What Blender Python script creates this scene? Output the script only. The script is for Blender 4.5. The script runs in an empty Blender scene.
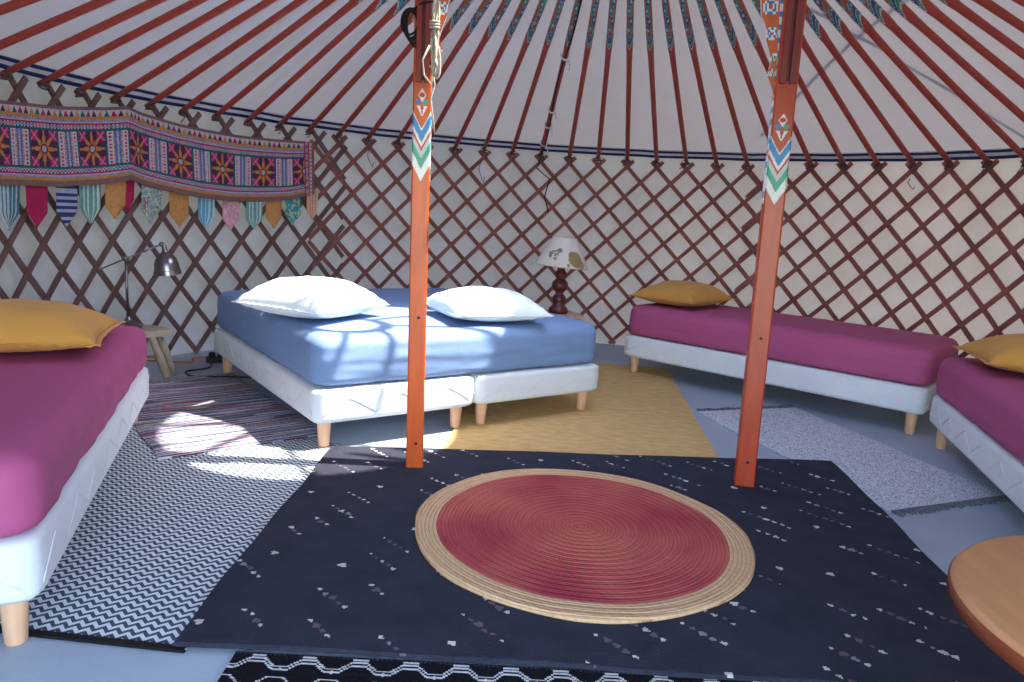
import bpy, bmesh, math, random
from math import sin, cos, pi, radians, degrees, sqrt, atan2, hypot, exp
from mathutils import Vector, Matrix, noise
random.seed(7)
S = bpy.context.scene
COL = S.collection

# ------------------------------------------------------------------ measured layout (metres)
CAM_F, CAM_PITCH, CAM_ROLL, CAM_H = 727.7, 0.1753, 0.065, 1.040
CX, CY, R0 = 0.345, 3.285, 2.723
TH0, DTH = radians(176.659), radians(-4.837)
ZR = 1.513                      # top of the lattice wall
RC, ZC = 0.72, 2.475            # crown ring
def RR(a):                      # wall radius, a little larger towards the door
    return R0 + 1.0*max(0.0, -sin(a))
def cyl(a, z, dr=0.0):
    r = RR(a)+dr
    return Vector((CX+r*cos(a), CY+r*sin(a), z))
def proj(P):
    X, Y, Z = P[0], P[1], P[2]-CAM_H
    c, s = cos(CAM_PITCH), sin(CAM_PITCH)
    d = Y*c-Z*s; u = Y*s+Z*c
    if d < .05: return None
    x = X*CAM_F/d; y = -u*CAM_F/d
    cr, sr = cos(CAM_ROLL), sin(CAM_ROLL)
    return (512+x*cr-y*sr, 341+x*sr+y*cr)

# ------------------------------------------------------------------ helpers
def lin(c):
    return tuple(((v/255)/12.92 if v/255 <= .04045 else ((v/255+.055)/1.055)**2.4) for v in c)
def hexc(r, g, b): return lin((r, g, b))+(1.0,)

def mesh_obj(name, verts, faces, mats, parent=None, cols=None, midx=None, smooth=False, loc=None):
    me = bpy.data.meshes.new(name)
    me.from_pydata([tuple(v) for v in verts], [], faces)
    if not isinstance(mats, (list, tuple)): mats = [mats]
    for m in mats: me.materials.append(m)
    if midx: me.polygons.foreach_set('material_index', midx)
    if smooth: me.polygons.foreach_set('use_smooth', [True]*len(me.polygons))
    if cols:
        at = me.color_attributes.new('tint', 'FLOAT_COLOR', 'CORNER')
        buf = []
        for p in me.polygons:
            c = cols[p.index]
            for _ in range(p.loop_total): buf.extend((c[0], c[1], c[2], 1.0))
        at.data.foreach_set('color', buf)
    me.update()
    o = bpy.data.objects.new(name, me); COL.objects.link(o)
    if parent: o.parent = parent
    if loc: o.location = loc
    return o
def empty(name, loc=(0, 0, 0), rz=0):
    o = bpy.data.objects.new(name, None); COL.objects.link(o)
    o.location = loc; o.rotation_euler = (0, 0, rz); o.empty_display_size = .05
    return o
def tag(o, label, cat, group=None, kind=None):
    o['label'] = label; o['category'] = cat
    if group: o['group'] = group
    if kind: o['kind'] = kind
    return o
def structure(o): o['kind'] = 'structure'; return o

class MB:
    def __init__(s): s.v = []; s.f = []; s.m = []; s.c = []
    def add(s, vs, fs, mi=0, col=None):
        n = len(s.v); s.v += [Vector(v) for v in vs]
        for f in fs: s.f.append([i+n for i in f]); s.m.append(mi); s.c.append(col or (1, 1, 1))
        return n
    def box(s, c, d, rz=0, mi=0, M=None, col=None):
        vs = []
        for x in (-1, 1):
            for y in (-1, 1):
                for z in (-1, 1):
                    v = Vector((x*d[0]/2, y*d[1]/2, z*d[2]/2))
                    if M is not None: v = M @ v
                    elif rz: v = Matrix.Rotation(rz, 3, 'Z') @ v
                    vs.append(v+Vector(c))
        s.add(vs, [(0, 1, 3, 2), (4, 6, 7, 5), (0, 4, 5, 1), (2, 3, 7, 6), (0, 2, 6, 4), (1, 5, 7, 3)], mi, col)
    def lathe(s, prof, n=24, c=(0, 0, 0), M=None, mi=0, cap=True):
        vs = []; k = len(prof)
        for r, z in prof:
            for i in range(n):
                a = 2*pi*i/n; v = Vector((r*cos(a), r*sin(a), z))
                if M is not None: v = M @ v
                vs.append(v+Vector(c))
        fs = []
        for j in range(k-1):
            for i in range(n):
                fs.append((j*n+i, j*n+(i+1) % n, (j+1)*n+(i+1) % n, (j+1)*n+i))
        if cap:
            fs.append(tuple(reversed(range(n)))); fs.append(tuple(range((k-1)*n, k*n)))
        s.add(vs, fs, mi)
    def tube(s, pts, r, n=8, mi=0, closed=False, cap=True):
        pts = [Vector(p) for p in pts]; m = len(pts); vs = []
        up = Vector((0, 0, 1)); prev = None
        for i, p in enumerate(pts):
            a = pts[(i-1) % m] if (i > 0 or closed) else p
            b = pts[(i+1) % m] if (i < m-1 or closed) else p
            t = (b-a).normalized()
            if prev is None:
                u = t.cross(up)
                if u.length < 1e-3: u = t.cross(Vector((1, 0, 0)))
            else:
                u = prev - t*prev.dot(t)
            u.normalize(); w = t.cross(u); prev = u
            rr = r[i] if isinstance(r, (list, tuple)) else r
            for k in range(n):
                an = 2*pi*k/n; vs.append(p+u*(rr*cos(an))+w*(rr*sin(an)))
        fs = []
        for i in range(m if closed else m-1):
            j = (i+1) % m
            for k in range(n):
                fs.append((i*n+k, i*n+(k+1) % n, j*n+(k+1) % n, j*n+k))
        if cap and not closed:
            fs.append(tuple(reversed(range(n)))); fs.append(tuple(range((m-1)*n, m*n)))
        s.add(vs, fs, mi)
    def build(s, name, mats, parent=None, smooth=False, bevel=0, cols=False, auto=False, loc=None):
        o = mesh_obj(name, s.v, s.f, mats, parent, cols=s.c if cols else None, midx=s.m, smooth=smooth, loc=loc)
        if bevel:
            b = o.modifiers.new('bevel', 'BEVEL'); b.width = bevel; b.segments = 2; b.limit_method = 'ANGLE'
        if auto:
            try: o.data.set_sharp_from_angle(angle=radians(40))
            except Exception: pass
        return o

# ------------------------------------------------------------------ materials
def mat(name, col, rough=.8, metal=0, noise_amt=.0, noise_scale=8, bump=0, bump_scale=60, spec=.3, attr=False,
        transl=0, transl_col=None, sheen=0, stretch=None, col2=None):
    m = bpy.data.materials.new(name); m.use_nodes = True
    nt = m.node_tree; N = nt.nodes; L = nt.links
    b = N['Principled BSDF']; out = N['Material Output']
    b.inputs['Roughness'].default_value = rough; b.inputs['Metallic'].default_value = metal
    b.inputs['Specular IOR Level'].default_value = spec
    if sheen: b.inputs['Sheen Weight'].default_value = sheen
    tc = N.new('ShaderNodeTexCoord'); vec = tc.outputs['Object']
    if stretch:
        mp = N.new('ShaderNodeMapping'); mp.inputs['Scale'].default_value = stretch
        L.new(vec, mp.inputs['Vector']); vec = mp.outputs['Vector']
    if attr:
        a = N.new('ShaderNodeAttribute'); a.attribute_name = 'tint'; csock = a.outputs['Color']
    else:
        rgb = N.new('ShaderNodeRGB'); rgb.outputs[0].default_value = hexc(*col); csock = rgb.outputs[0]
    nz = N.new('ShaderNodeTexNoise'); nz.inputs['Scale'].default_value = noise_scale
    nz.inputs['Detail'].default_value = 5; L.new(vec, nz.inputs['Vector'])
    if col2:
        mx = N.new('ShaderNodeMix'); mx.data_type = 'RGBA'
        rp = N.new('ShaderNodeValToRGB'); rp.color_ramp.elements[0].position = .35; rp.color_ramp.elements[1].position = .65
        L.new(nz.outputs['Fac'], rp.inputs['Fac']); L.new(rp.outputs['Color'], mx.inputs[0])
        L.new(csock, mx.inputs[6]); mx.inputs[7].default_value = hexc(*col2); csock = mx.outputs[2]
    if noise_amt:
        mr = N.new('ShaderNodeMapRange'); mr.inputs['From Min'].default_value = .3; mr.inputs['From Max'].default_value = .7
        mr.inputs['To Min'].default_value = 1-noise_amt; mr.inputs['To Max'].default_value = 1+noise_amt
        L.new(nz.outputs['Fac'], mr.inputs['Value'])
        vm = N.new('ShaderNodeVectorMath'); vm.operation = 'SCALE'
        L.new(csock, vm.inputs[0]); L.new(mr.outputs[0], vm.inputs['Scale']); csock = vm.outputs[0]
    L.new(csock, b.inputs['Base Color'])
    if bump:
        n2 = N.new('ShaderNodeTexNoise'); n2.inputs['Scale'].default_value = bump_scale; n2.inputs['Detail'].default_value = 4
        L.new(vec, n2.inputs['Vector'])
        bp = N.new('ShaderNodeBump'); bp.inputs['Strength'].default_value = bump; bp.inputs['Distance'].default_value = .01
        L.new(n2.outputs['Fac'], bp.inputs['Height']); L.new(bp.outputs['Normal'], b.inputs['Normal'])
    if transl:
        t = N.new('ShaderNodeBsdfTranslucent'); mixs = N.new('ShaderNodeMixShader')
        mixs.inputs[0].default_value = transl
        t.inputs['Color'].default_value = hexc(*(transl_col or col))
        L.new(b.outputs[0], mixs.inputs[1]); L.new(t.outputs[0], mixs.inputs[2]); L.new(mixs.outputs[0], out.inputs['Surface'])
    return m
M = {}
M['canvas'] = mat('white canvas', (160, 166, 182), .9, noise_amt=.20, noise_scale=2.6, bump=.9, bump_scale=5, transl=.075, transl_col=(190, 168, 150))
M['canvas_roof'] = mat('roof canvas', (150, 162, 192), .9, noise_amt=.13, noise_scale=1.3, bump=.6, bump_scale=5, transl=.062, transl_col=(168, 154, 142))
M['lath'] = mat('brown lath wood', (104, 78, 76), .65, noise_amt=.25, noise_scale=6, bump=.2, bump_scale=40)
M['lath_red'] = mat('red brown lath wood', (134, 82, 78), .6, noise_amt=.25, noise_scale=6, bump=.2, bump_scale=40)
M['paint'] = mat('painted pole', (150, 50, 40), .45, attr=True, noise_amt=.12, noise_scale=14, spec=.45)
M['post'] = mat('orange varnished post', (190, 60, 20), .35, attr=True, noise_amt=.14, noise_scale=5, spec=.5, stretch=(6, 6, 1))
M['navycord'] = mat('navy webbing', (28, 40, 96), .8)
M['white_web'] = mat('white webbing', (205, 205, 215), .8)
M['rope'] = mat('pale rope', (190, 180, 165), .9, bump=.5, bump_scale=120)
M['tie'] = mat('hide tie', (96, 78, 78), .9, bump=.5, bump_scale=90)
M['black'] = mat('black rubber', (18, 18, 22), .5)
M['orange_cord'] = mat('orange cord', (210, 90, 40), .5)
M['basecloth'] = mat('quilted white ticking', (216, 220, 226), .75, noise_amt=.03, bump=.25, bump_scale=9, sheen=.1)
M['legwood'] = mat('pale beech', (222, 176, 142), .5, noise_amt=.08, noise_scale=10, stretch=(6, 6, 1))
M['magenta'] = mat('magenta sheet', (172, 82, 126), .72, noise_amt=.04, noise_scale=3, bump=.5, bump_scale=6)
M['blue'] = mat('blue sheet', (118, 144, 186), .7, noise_amt=.04, noise_scale=3, bump=.5, bump_scale=6)
M['white_cotton'] = mat('pale blue white cotton', (226, 238, 246), .8, noise_amt=.02, bump=.4, bump_scale=11)
M['mustard'] = mat('mustard cotton', (200, 146, 70), .8, noise_amt=.05, noise_scale=6, bump=.35, bump_scale=11, sheen=.1)
M['floor'] = mat('grey blue painted floor', (158, 170, 184), .55, noise_amt=.10, noise_scale=2.5, bump=.08, bump_scale=60)
M['yellow_rug'] = mat('ochre rug', (210, 173, 114), .95, noise_amt=.14, noise_scale=14, bump=.6, bump_scale=140, stretch=(1, 2.4, 1))
M['navy_rug'] = mat('dark navy pile', (40, 43, 60), .96, attr=True, noise_amt=.16, noise_scale=9, bump=.6, bump_scale=170, spec=.1)
M['tint_cloth'] = mat('embroidered cloth', (200, 100, 100), .9, attr=True, noise_amt=.12, noise_scale=60, bump=.4, bump_scale=180, spec=.15)
M['tint_rug'] = mat('flat woven wool', (200, 100, 100), .95, attr=True, noise_amt=.18, noise_scale=70, bump=.6, bump_scale=160, spec=.1)
M['chrome'] = mat('brushed nickel', (138, 134, 136), .28, metal=1, noise_amt=.05)
M['dark_wood'] = mat('turned dark red wood', (86, 34, 34), .35, noise_amt=.25, noise_scale=14, spec=.5)
M['log'] = mat('peeled pale log', (176, 158, 140), .7, noise_amt=.18, noise_scale=9, bump=.4, bump_scale=30)
M['board'] = mat('pale pine board', (196, 158, 140), .6, noise_amt=.15, noise_scale=9, stretch=(1, 8, 1))
M['tabletop'] = mat('honey table wood', (192, 132, 86), .38, noise_amt=.10, noise_scale=5, spec=.5, stretch=(7, 1, 1))
M['table_edge'] = mat('dark table edge wood', (120, 58, 36), .35, noise_amt=.12, noise_scale=6, spec=.5)
M['shade'] = mat('printed cotton shade', (220, 210, 200), .85, attr=True, transl=.3, transl_col=(225, 215, 200))
M['ground'] = mat('dry grass ground', (130, 130, 96), .95, noise_amt=.25, noise_scale=3)
M['crownwood'] = mat('crown wood', (160, 58, 34), .5, noise_amt=.15, noise_scale=8)
M['fringe'] = mat('grey fringe', (96, 100, 112), .95, noise_amt=.3, noise_scale=60)

def node_mat(name, rough=.95):
    m = bpy.data.materials.new(name); m.use_nodes = True
    nt = m.node_tree; b = nt.nodes['Principled BSDF']; b.inputs['Roughness'].default_value = rough
    b.inputs['Specular IOR Level'].default_value = .12
    tc = nt.nodes.new('ShaderNodeTexCoord')
    sp = nt.nodes.new('ShaderNodeSeparateXYZ'); nt.links.new(tc.outputs['Object'], sp.inputs[0])
    def mth(op, a, b_=None, c=None):
        n = nt.nodes.new('ShaderNodeMath'); n.operation = op
        for i, v in enumerate((a, b_, c)):
            if v is None: continue
            if isinstance(v, (int, float)): n.inputs[i].default_value = v
            else: nt.links.new(v, n.inputs[i])
        return n.outputs[0]
    def mix(f, a, b_):
        n = nt.nodes.new('ShaderNodeMix'); n.data_type = 'RGBA'
        nt.links.new(f, n.inputs[0]) if not isinstance(f, (int, float)) else setattr(n.inputs[0], 'default_value', f)
        for i, v in ((6, a), (7, b_)):
            if isinstance(v, tuple): n.inputs[i].default_value = v
            else: nt.links.new(v, n.inputs[i])
        return n.outputs[2]
    def noi(scale, detail=3, vec=None):
        n = nt.nodes.new('ShaderNodeTexNoise'); n.inputs['Scale'].default_value = scale; n.inputs['Detail'].default_value = detail
        nt.links.new(vec or tc.outputs['Object'], n.inputs['Vector']); return n.outputs['Fac']
    def bump(h, strength=.5, dist=.004):
        n = nt.nodes.new('ShaderNodeBump'); n.inputs['Strength'].default_value = strength; n.inputs['Distance'].default_value = dist
        nt.links.new(h, n.inputs['Height']); nt.links.new(n.outputs['Normal'], b.inputs['Normal'])
    return m, nt, b, tc, sp, mth, mix, noi, bump

def zigzag_material():
    m, nt, b, tc, sp, mth, mix, noi, bump = node_mat('zigzag weave')
    x, y = sp.outputs[0], sp.outputs[1]
    t = mth('PINGPONG', mth('ADD', x, 50), .0165)             # 0..0.0165
    v = mth('ADD', mth('ADD', y, 50), mth('MULTIPLY', t, .95))
    f = mth('FRACT', mth('MULTIPLY', v, 1/.0255))
    s = mth('GREATER_THAN', f, .5)
    c = mix(s, hexc(58, 68, 82), hexc(214, 220, 224))
    c = mix(mth('MULTIPLY', noi(90), .25), c, hexc(120, 130, 145))
    nt.links.new(c, b.inputs['Base Color']); bump(mth('ADD', s, noi(200)), .4, .002)
    return m
def jute_material(rx):
    m, nt, b, tc, sp, mth, mix, noi, bump = node_mat('braided jute')
    x, y = sp.outputs[0], sp.outputs[1]
    wob = mth('MULTIPLY', mth('SUBTRACT', noi(3), .5), .012)
    r = mth('ADD', mth('SQRT', mth('ADD', mth('MULTIPLY', x, x), mth('MULTIPLY', y, y))), wob)
    ring = mth('FRACT', mth('MULTIPLY', r, 1/.0125))
    ringw = mth('PINGPONG', mth('MULTIPLY', r, 1/.0125), .5)
    edge = mth('GREATER_THAN', r, rx*.862)
    ang = mth('ARCTAN2', y, x)
    br = mth('PINGPONG', mth('ADD', mth('MULTIPLY', mth('MULTIPLY', ang, r), 70), mth('MULTIPLY', r, 60)), 1.0)
    wr_ = nt.nodes.new('ShaderNodeMapRange'); nt.links.new(noi(2.6, 5), wr_.inputs['Value']); wr_.inputs['From Min'].default_value = .38; wr_.inputs['From Max'].default_value = .62
    red = mix(wr_.outputs[0], hexc(164, 60, 74), hexc(194, 102, 92))
    cen = nt.nodes.new('ShaderNodeMapRange'); nt.links.new(r, cen.inputs['Value'])
    cen.inputs['From Min'].default_value = .05; cen.inputs['From Max'].default_value = .34; cen.inputs['To Min'].default_value = .55; cen.inputs['To Max'].default_value = 0
    red = mix(cen.outputs[0], red, hexc(196, 108, 88))
    jut = mix(noi(30), hexc(226, 190, 150), hexc(204, 164, 124))
    c = mix(edge, red, jut)
    dark = mth('LESS_THAN', ringw, .085)
    c = mix(mth('MULTIPLY', dark, .42), c, hexc(104, 44, 36))
    c = mix(mth('MULTIPLY', mth('LESS_THAN', br, .28), .10), c, hexc(120, 64, 50))
    nt.links.new(c, b.inputs['Base Color'])
    bump(mth('ADD', mth('MULTIPLY', ringw, 2.0), mth('MULTIPLY', br, .4)), .8, .004)
    return m
def ragstripe_material():
    m, nt, b, tc, sp, mth, mix, noi, bump = node_mat('rag stripes')
    mp = nt.nodes.new('ShaderNodeMapping'); mp.inputs['Scale'].default_value = (.30, 17, 1); nt.links.new(tc.outputs['Object'], mp.inputs['Vector'])
    n = noi(1.0, 2, mp.outputs[0])
    rp = nt.nodes.new('ShaderNodeValToRGB'); nt.links.new(n, rp.inputs['Fac']); cr = rp.color_ramp; cr.interpolation = 'CONSTANT'
    stops = [(0, (58, 66, 86)), (.33, (186, 188, 198)), (.36, (70, 80, 104)), (.40, (196, 84, 112)), (.415, (214, 214, 222)), (.44, (66, 76, 98)), (.475, (150, 160, 180)), (.49, (90, 56, 74)),
             (.51, (216, 216, 224)), (.53, (80, 92, 116)), (.56, (186, 64, 96)), (.575, (208, 208, 216)), (.60, (72, 74, 92)), (.635, (206, 190, 120)), (.65, (76, 92, 120)), (.70, (200, 200, 210))]
    cr.elements[0].position = 0; cr.elements[0].color = hexc(*stops[0][1]); cr.elements[1].position = stops[1][0]; cr.elements[1].color = hexc(*stops[1][1])
    for p, c in stops[2:]:
        e = cr.elements.new(p); e.color = hexc(*c)
    mp2 = nt.nodes.new('ShaderNodeMapping'); mp2.inputs['Scale'].default_value = (50, 120, 1); nt.links.new(tc.outputs['Object'], mp2.inputs['Vector'])
    n2 = noi(1.0, 2, mp2.outputs[0])
    c = mix(mth('MULTIPLY', mth('GREATER_THAN', n2, .62), .5), rp.outputs['Color'], hexc(70, 74, 92))
    nt.links.new(c, b.inputs['Base Color']); bump(mth('ADD', n, n2), 1.0, .012)
    return m
def speckle_material():
    m, nt, b, tc, sp, mth, mix, noi, bump = node_mat('speckled grey weave')
    n = noi(190, 2)
    f = nt.nodes.new('ShaderNodeMapRange'); nt.links.new(n, f.inputs['Value']); f.inputs['From Min'].default_value = .34; f.inputs['From Max'].default_value = .52
    c = mix(f.outputs[0], hexc(84, 90, 106), hexc(210, 214, 222))
    nt.links.new(c, b.inputs['Base Color']); bump(n, .4, .003)
    return m

# ------------------------------------------------------------------ setting: ground, floor, walls, roof canvas
def disc_mesh(name, fr, z, m, n=96, thick=.03, parent=None):
    mb = MB(); vs = []
    for i in range(n):
        a = 2*pi*i/n; r = fr(a); vs.append((CX+r*cos(a), CY+r*sin(a), z))
    vs += [(v[0], v[1], z-thick) for v in vs[:n]]
    mb.add(vs, [tuple(range(n)), tuple(reversed(range(n, 2*n)))]+[(i, i+n, (i+1) % n+n, (i+1) % n) for i in range(n)])
    return mb.build(name, m, parent)
g = MB(); g.add([(-30, -30, -.09), (30, -30, -.09), (30, 30, -.09), (-30, 30, -.09)], [(0, 1, 2, 3)])
structure(g.build('ground', M['ground']))
structure(disc_mesh('floor', lambda a: RR(a)+.12, 0.0, M['floor'], thick=.08))

def wall_strip(name, a0, a1, z0, z1):
    na = max(8, int(abs(a1-a0)/radians(1.0))); nz = 26; vs = []; fs = []
    for i in range(na+1):
        a = a0+(a1-a0)*i/na
        for j in range(nz+1):
            z = z0+(z1-z0)*j/nz
            sag = min(1, (z1-z)/.15)
            w = noise.noise(Vector((a*7.0, z*1.1, 3.1)))*.022+noise.noise(Vector((a*19+z*2, z*3.1, 8)))*.010+abs(noise.noise(Vector((a*26, z*1.6, 18))))*.008
            vs.append(cyl(a, z, .062+sag*w))
    for i in range(na):
        for j in range(nz):
            k = i*(nz+1)+j; fs.append((k, k+1, k+nz+2, k+nz+1))
    o = mesh_obj(name, vs, fs, M['canvas'], smooth=True)
    return structure(o)
DOOR0, DOOR1 = radians(248), radians(284)     # doorway the photographer stands in
wall_strip('wall_back', radians(-12), radians(192), 0.0, 1.60)
wall_strip('wall_left', radians(192), DOOR0, 0.0, 1.60)
wall_strip('wall_right', DOOR1, radians(348), 0.0, 1.60)

def roof_pt(a, t, lift):
    r1 = RR(a)+.07; z1 = 1.578
    r = r1+(RC-r1)*t; z = z1+(ZC-z1+.035)*t+lift
    return Vector((CX+r*cos(a), CY+r*sin(a), z))
na, nt_ = 148, 22
vs = []; fs = []
for i in range(na):
    a = TH0+2*pi*i/na
    for j in range(nt_+1):
        t = j/nt_
        lf = .018+(-.006*sin(pi*t) if i % 2 else .006*sin(pi*t))+noise.noise(Vector((cos(a)*3, sin(a)*3, t*3)))*.008*sin(pi*t)
        vs.append(roof_pt(a, t, lf))
for i in range(na):
    for j in range(nt_):
        k = i*(nt_+1)+j; k2 = ((i+1) % na)*(nt_+1)+j
        fs.append((k, k+1, k2+1, k2))
structure(mesh_obj('ceiling', vs, fs, M['canvas_roof'], smooth=True))

# outside ropes lying over the roof canvas
def roof_line(a0, t0, a1, t1, n=30):
    p0 = roof_pt(a0, t0, 0); p1 = roof_pt(a1, t1, 0); pts = []
    for i in range(n+1):
        q = p0.lerp(p1, i/n); a = atan2(q.y-CY, q.x-CX); r = hypot(q.x-CX, q.y-CY)
        r1 = RR(a)+.07; t = (r-r1)/(RC-r1); pts.append(roof_pt(a, t, .045))
    return pts
for (a0, t0, a1, t1, lb) in ((58, .10, 14, .62, 'rope outside the roof showing as a grey line rising right of the right post'),
                             (40, .70, 22, .02, 'rope outside the roof showing as a thin line down to the right lattice top')):
    mb = MB(); mb.tube(roof_line(radians(a0), t0, radians(a1), t1), .011, 6)
    tag(mb.build('roof_rope', M['rope'], smooth=True), lb, 'rope')

# webbing band: two navy lines on white webbing round the top of the wall canvas
def band_tube(mb, z, dr, rr, mi, wob):
    pts = []
    for i in range(221):
        a = radians(-14)+radians(208)*i/220
        w = noise.noise(Vector((a*9, wob, 1)))*.006
        pts.append(cyl(a, z+w, dr))
    mb.tube(pts, rr, 6, mi)
wb = empty('tension_band')
tag(wb, 'navy and white webbing band round the wall top behind the roof pole feet', 'band')
mb = MB(); band_tube(mb, 1.582, .030, .0085, 0, 1.0); mb.build('navy_edge', M['navycord'], wb, smooth=True)
mb = MB(); band_tube(mb, 1.545, .036, .0105, 0, 1.2); mb.build('navy_edge', M['navycord'], wb, smooth=True)
mb = MB()
vs = []; n = 220
for i in range(n+1):
    a = radians(-14)+radians(208)*i/n
    w = noise.noise(Vector((a*9, 1.1, 1)))*.006
    vs += [cyl(a, 1.545+w, .040), cyl(a, 1.582+w, .034), cyl(a, 1.582+w, .038), cyl(a, 1.545+w, .044)]
fs = []
for i in range(n):
    k = 4*i
    for q in range(4): fs.append((k+q, k+(q+1) % 4, k+4+(q+1) % 4, k+4+q))
mb.add(vs, fs); mb.build('white_webbing', M['white_web'], wb, smooth=False)

# ------------------------------------------------------------------ crown ring (above the frame; lets the sun in)
cr = empty('crown_ring', (CX, CY, ZC))
tag(cr, 'round wooden crown at the top of the roof into which the poles run', 'roof crown')
mb = MB(); prof = [(RC-.05, -.045), (RC+.01, -.045), (RC+.01, .045), (RC-.05, .045), (RC-.05, -.045)]
mb.lathe(prof, 64, cap=False); mb.build('outer_ring', M['crownwood'], cr, auto=True)
mb = MB(); mb.lathe([(.16, .20), (.21, .20), (.21, .25), (.16, .25), (.16, .20)], 40, cap=False); mb.build('inner_ring', M['crownwood'], cr)
for k in range(8):
    a = 2*pi*(k+.35)/8; mb = MB(); pts = []
    for i in range(9):
        t = i/8; r = RC-.03-(RC-.03-.19)*t; pts.append((r*cos(a), r*sin(a), .235*sin(t*pi/2)))
    mb.tube(pts, .020, 8); mb.build('spoke', M['crownwood'], cr, smooth=True)

# ------------------------------------------------------------------ lattice wall
def lath(a_of, k0, k1, z_of, dr, w, m, parent):
    n = max(3, int((k1-k0)*1.6)); vs = []; th = .0085
    ps = []
    for i in range(n+1):
        k = k0+(k1-k0)*i/n; ps.append((a_of(k), z_of(k)))
    for i, (a, z) in enumerate(ps):
        a2, z2 = ps[min(i+1, n)]; a1, z1 = ps[max(i-1, 0)]
        da, dz = (a2-a1)*R0, z2-z1; l = hypot(da, dz); pa, pz = -dz/l, da/l
        for sw, sr in ((-1, -1), (1, -1), (1, 1), (-1, 1)):
            vs.append(cyl(a+pa*sw*w/2/R0, z+pz*sw*w/2, dr+sr*th/2))
    fs = [(3, 2, 1, 0), (4*n, 4*n+1, 4*n+2, 4*n+3)]
    for i in range(n):
        for q in range(4): fs.append((4*i+q, 4*i+(q+1) % 4, 4*i+4+(q+1) % 4, 4*i+4+q))
    return mesh_obj('lath', vs, fs, m, parent)
def panel(label, j0, j1, phase, half, z0, w, m, dr0=0):
    p = empty('lattice_panel', cyl(TH0+DTH*(j0+j1)/2, 0)); tag(p, label, 'lattice wall')
    kmax = (z0-.015)/half; cnt = 0
    for sgn, dr in ((1, .014), (-1, .003)):
        j = math.ceil(j0-kmax/2-1)
        while j <= j1+kmax/2+1:
            # position index q(k)= j + sgn*k/2 ; keep j0<=q<=j1
            lo, hi = -.42, kmax
            if sgn > 0: lo = max(lo, 2*(j0-j)); hi = min(hi, 2*(j1-j))
            else: lo = max(lo, 2*(j-j1)); hi = min(hi, 2*(j-j0))
            if hi-lo > .8:
                lo2 = lo if lo <= -.4 else lo-.12; hi2 = hi if hi >= kmax-.01 else hi+.12
                jit = random.uniform(-.02, .02)
                o = lath(lambda k: TH0+DTH*(j+sgn*k/2+phase+jit), lo2, hi2, lambda k: z0-half*k, dr+dr0, w*random.uniform(.94, 1.06), m, p)
                o.matrix_parent_inverse = Matrix.Translation(-p.location); cnt += 1
            j += 1
    return p
panel('brown wooden lattice wall panel behind the left bed, under the embroidered hanging', -5.1, 9.85, .33, .1425, 1.455, .031, M['lath'])
panel('red brown wooden lattice wall panel between the two support posts, behind the table lamp', 9.1, 24.85, .03, .1175, 1.452, .030, M['lath_red'], dr0=-.0)
panel('red brown wooden lattice wall panel right of the right post, behind the magenta beds', 24.15, 38.1, .0, .1185, 1.475, .030, M['lath_red'])

# ------------------------------------------------------------------ roof poles
RED = lin((164, 66, 56)); REDB = lin((118, 44, 40)); ORA = lin((158, 86, 60)); TEAL = lin((46, 118, 122)); WHT = lin((170, 184, 184)); NAV = lin((46, 66, 110)); LTB = lin((90, 150, 170))
def pole_color(t, v, seed):
    q = t-.075*abs(v)
    if q < 0 or t < 0: return RED
    if q < .016: return WHT
    if q < .042: return TEAL
    if q < .050: return WHT
    if q < .082: return NAV
    if q < .090: return WHT
    if q < .114: return TEAL
    if q < .120: return WHT
    if q < .150: return RED
    u = (t-.15) % .16; x_ = v*.022
    d1 = hypot((u-.04)*.8, (x_-.006)*2.2); d2 = hypot((u-.115)*.8, (x_+.006)*2.2)
    for d_, c_ in ((d1, TEAL), (d2, NAV)):
        if d_ < .012: return WHT
        if d_ < .028: return c_
        if d_ < .032: return LTB
    return ORA
T_TIP = None
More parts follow.
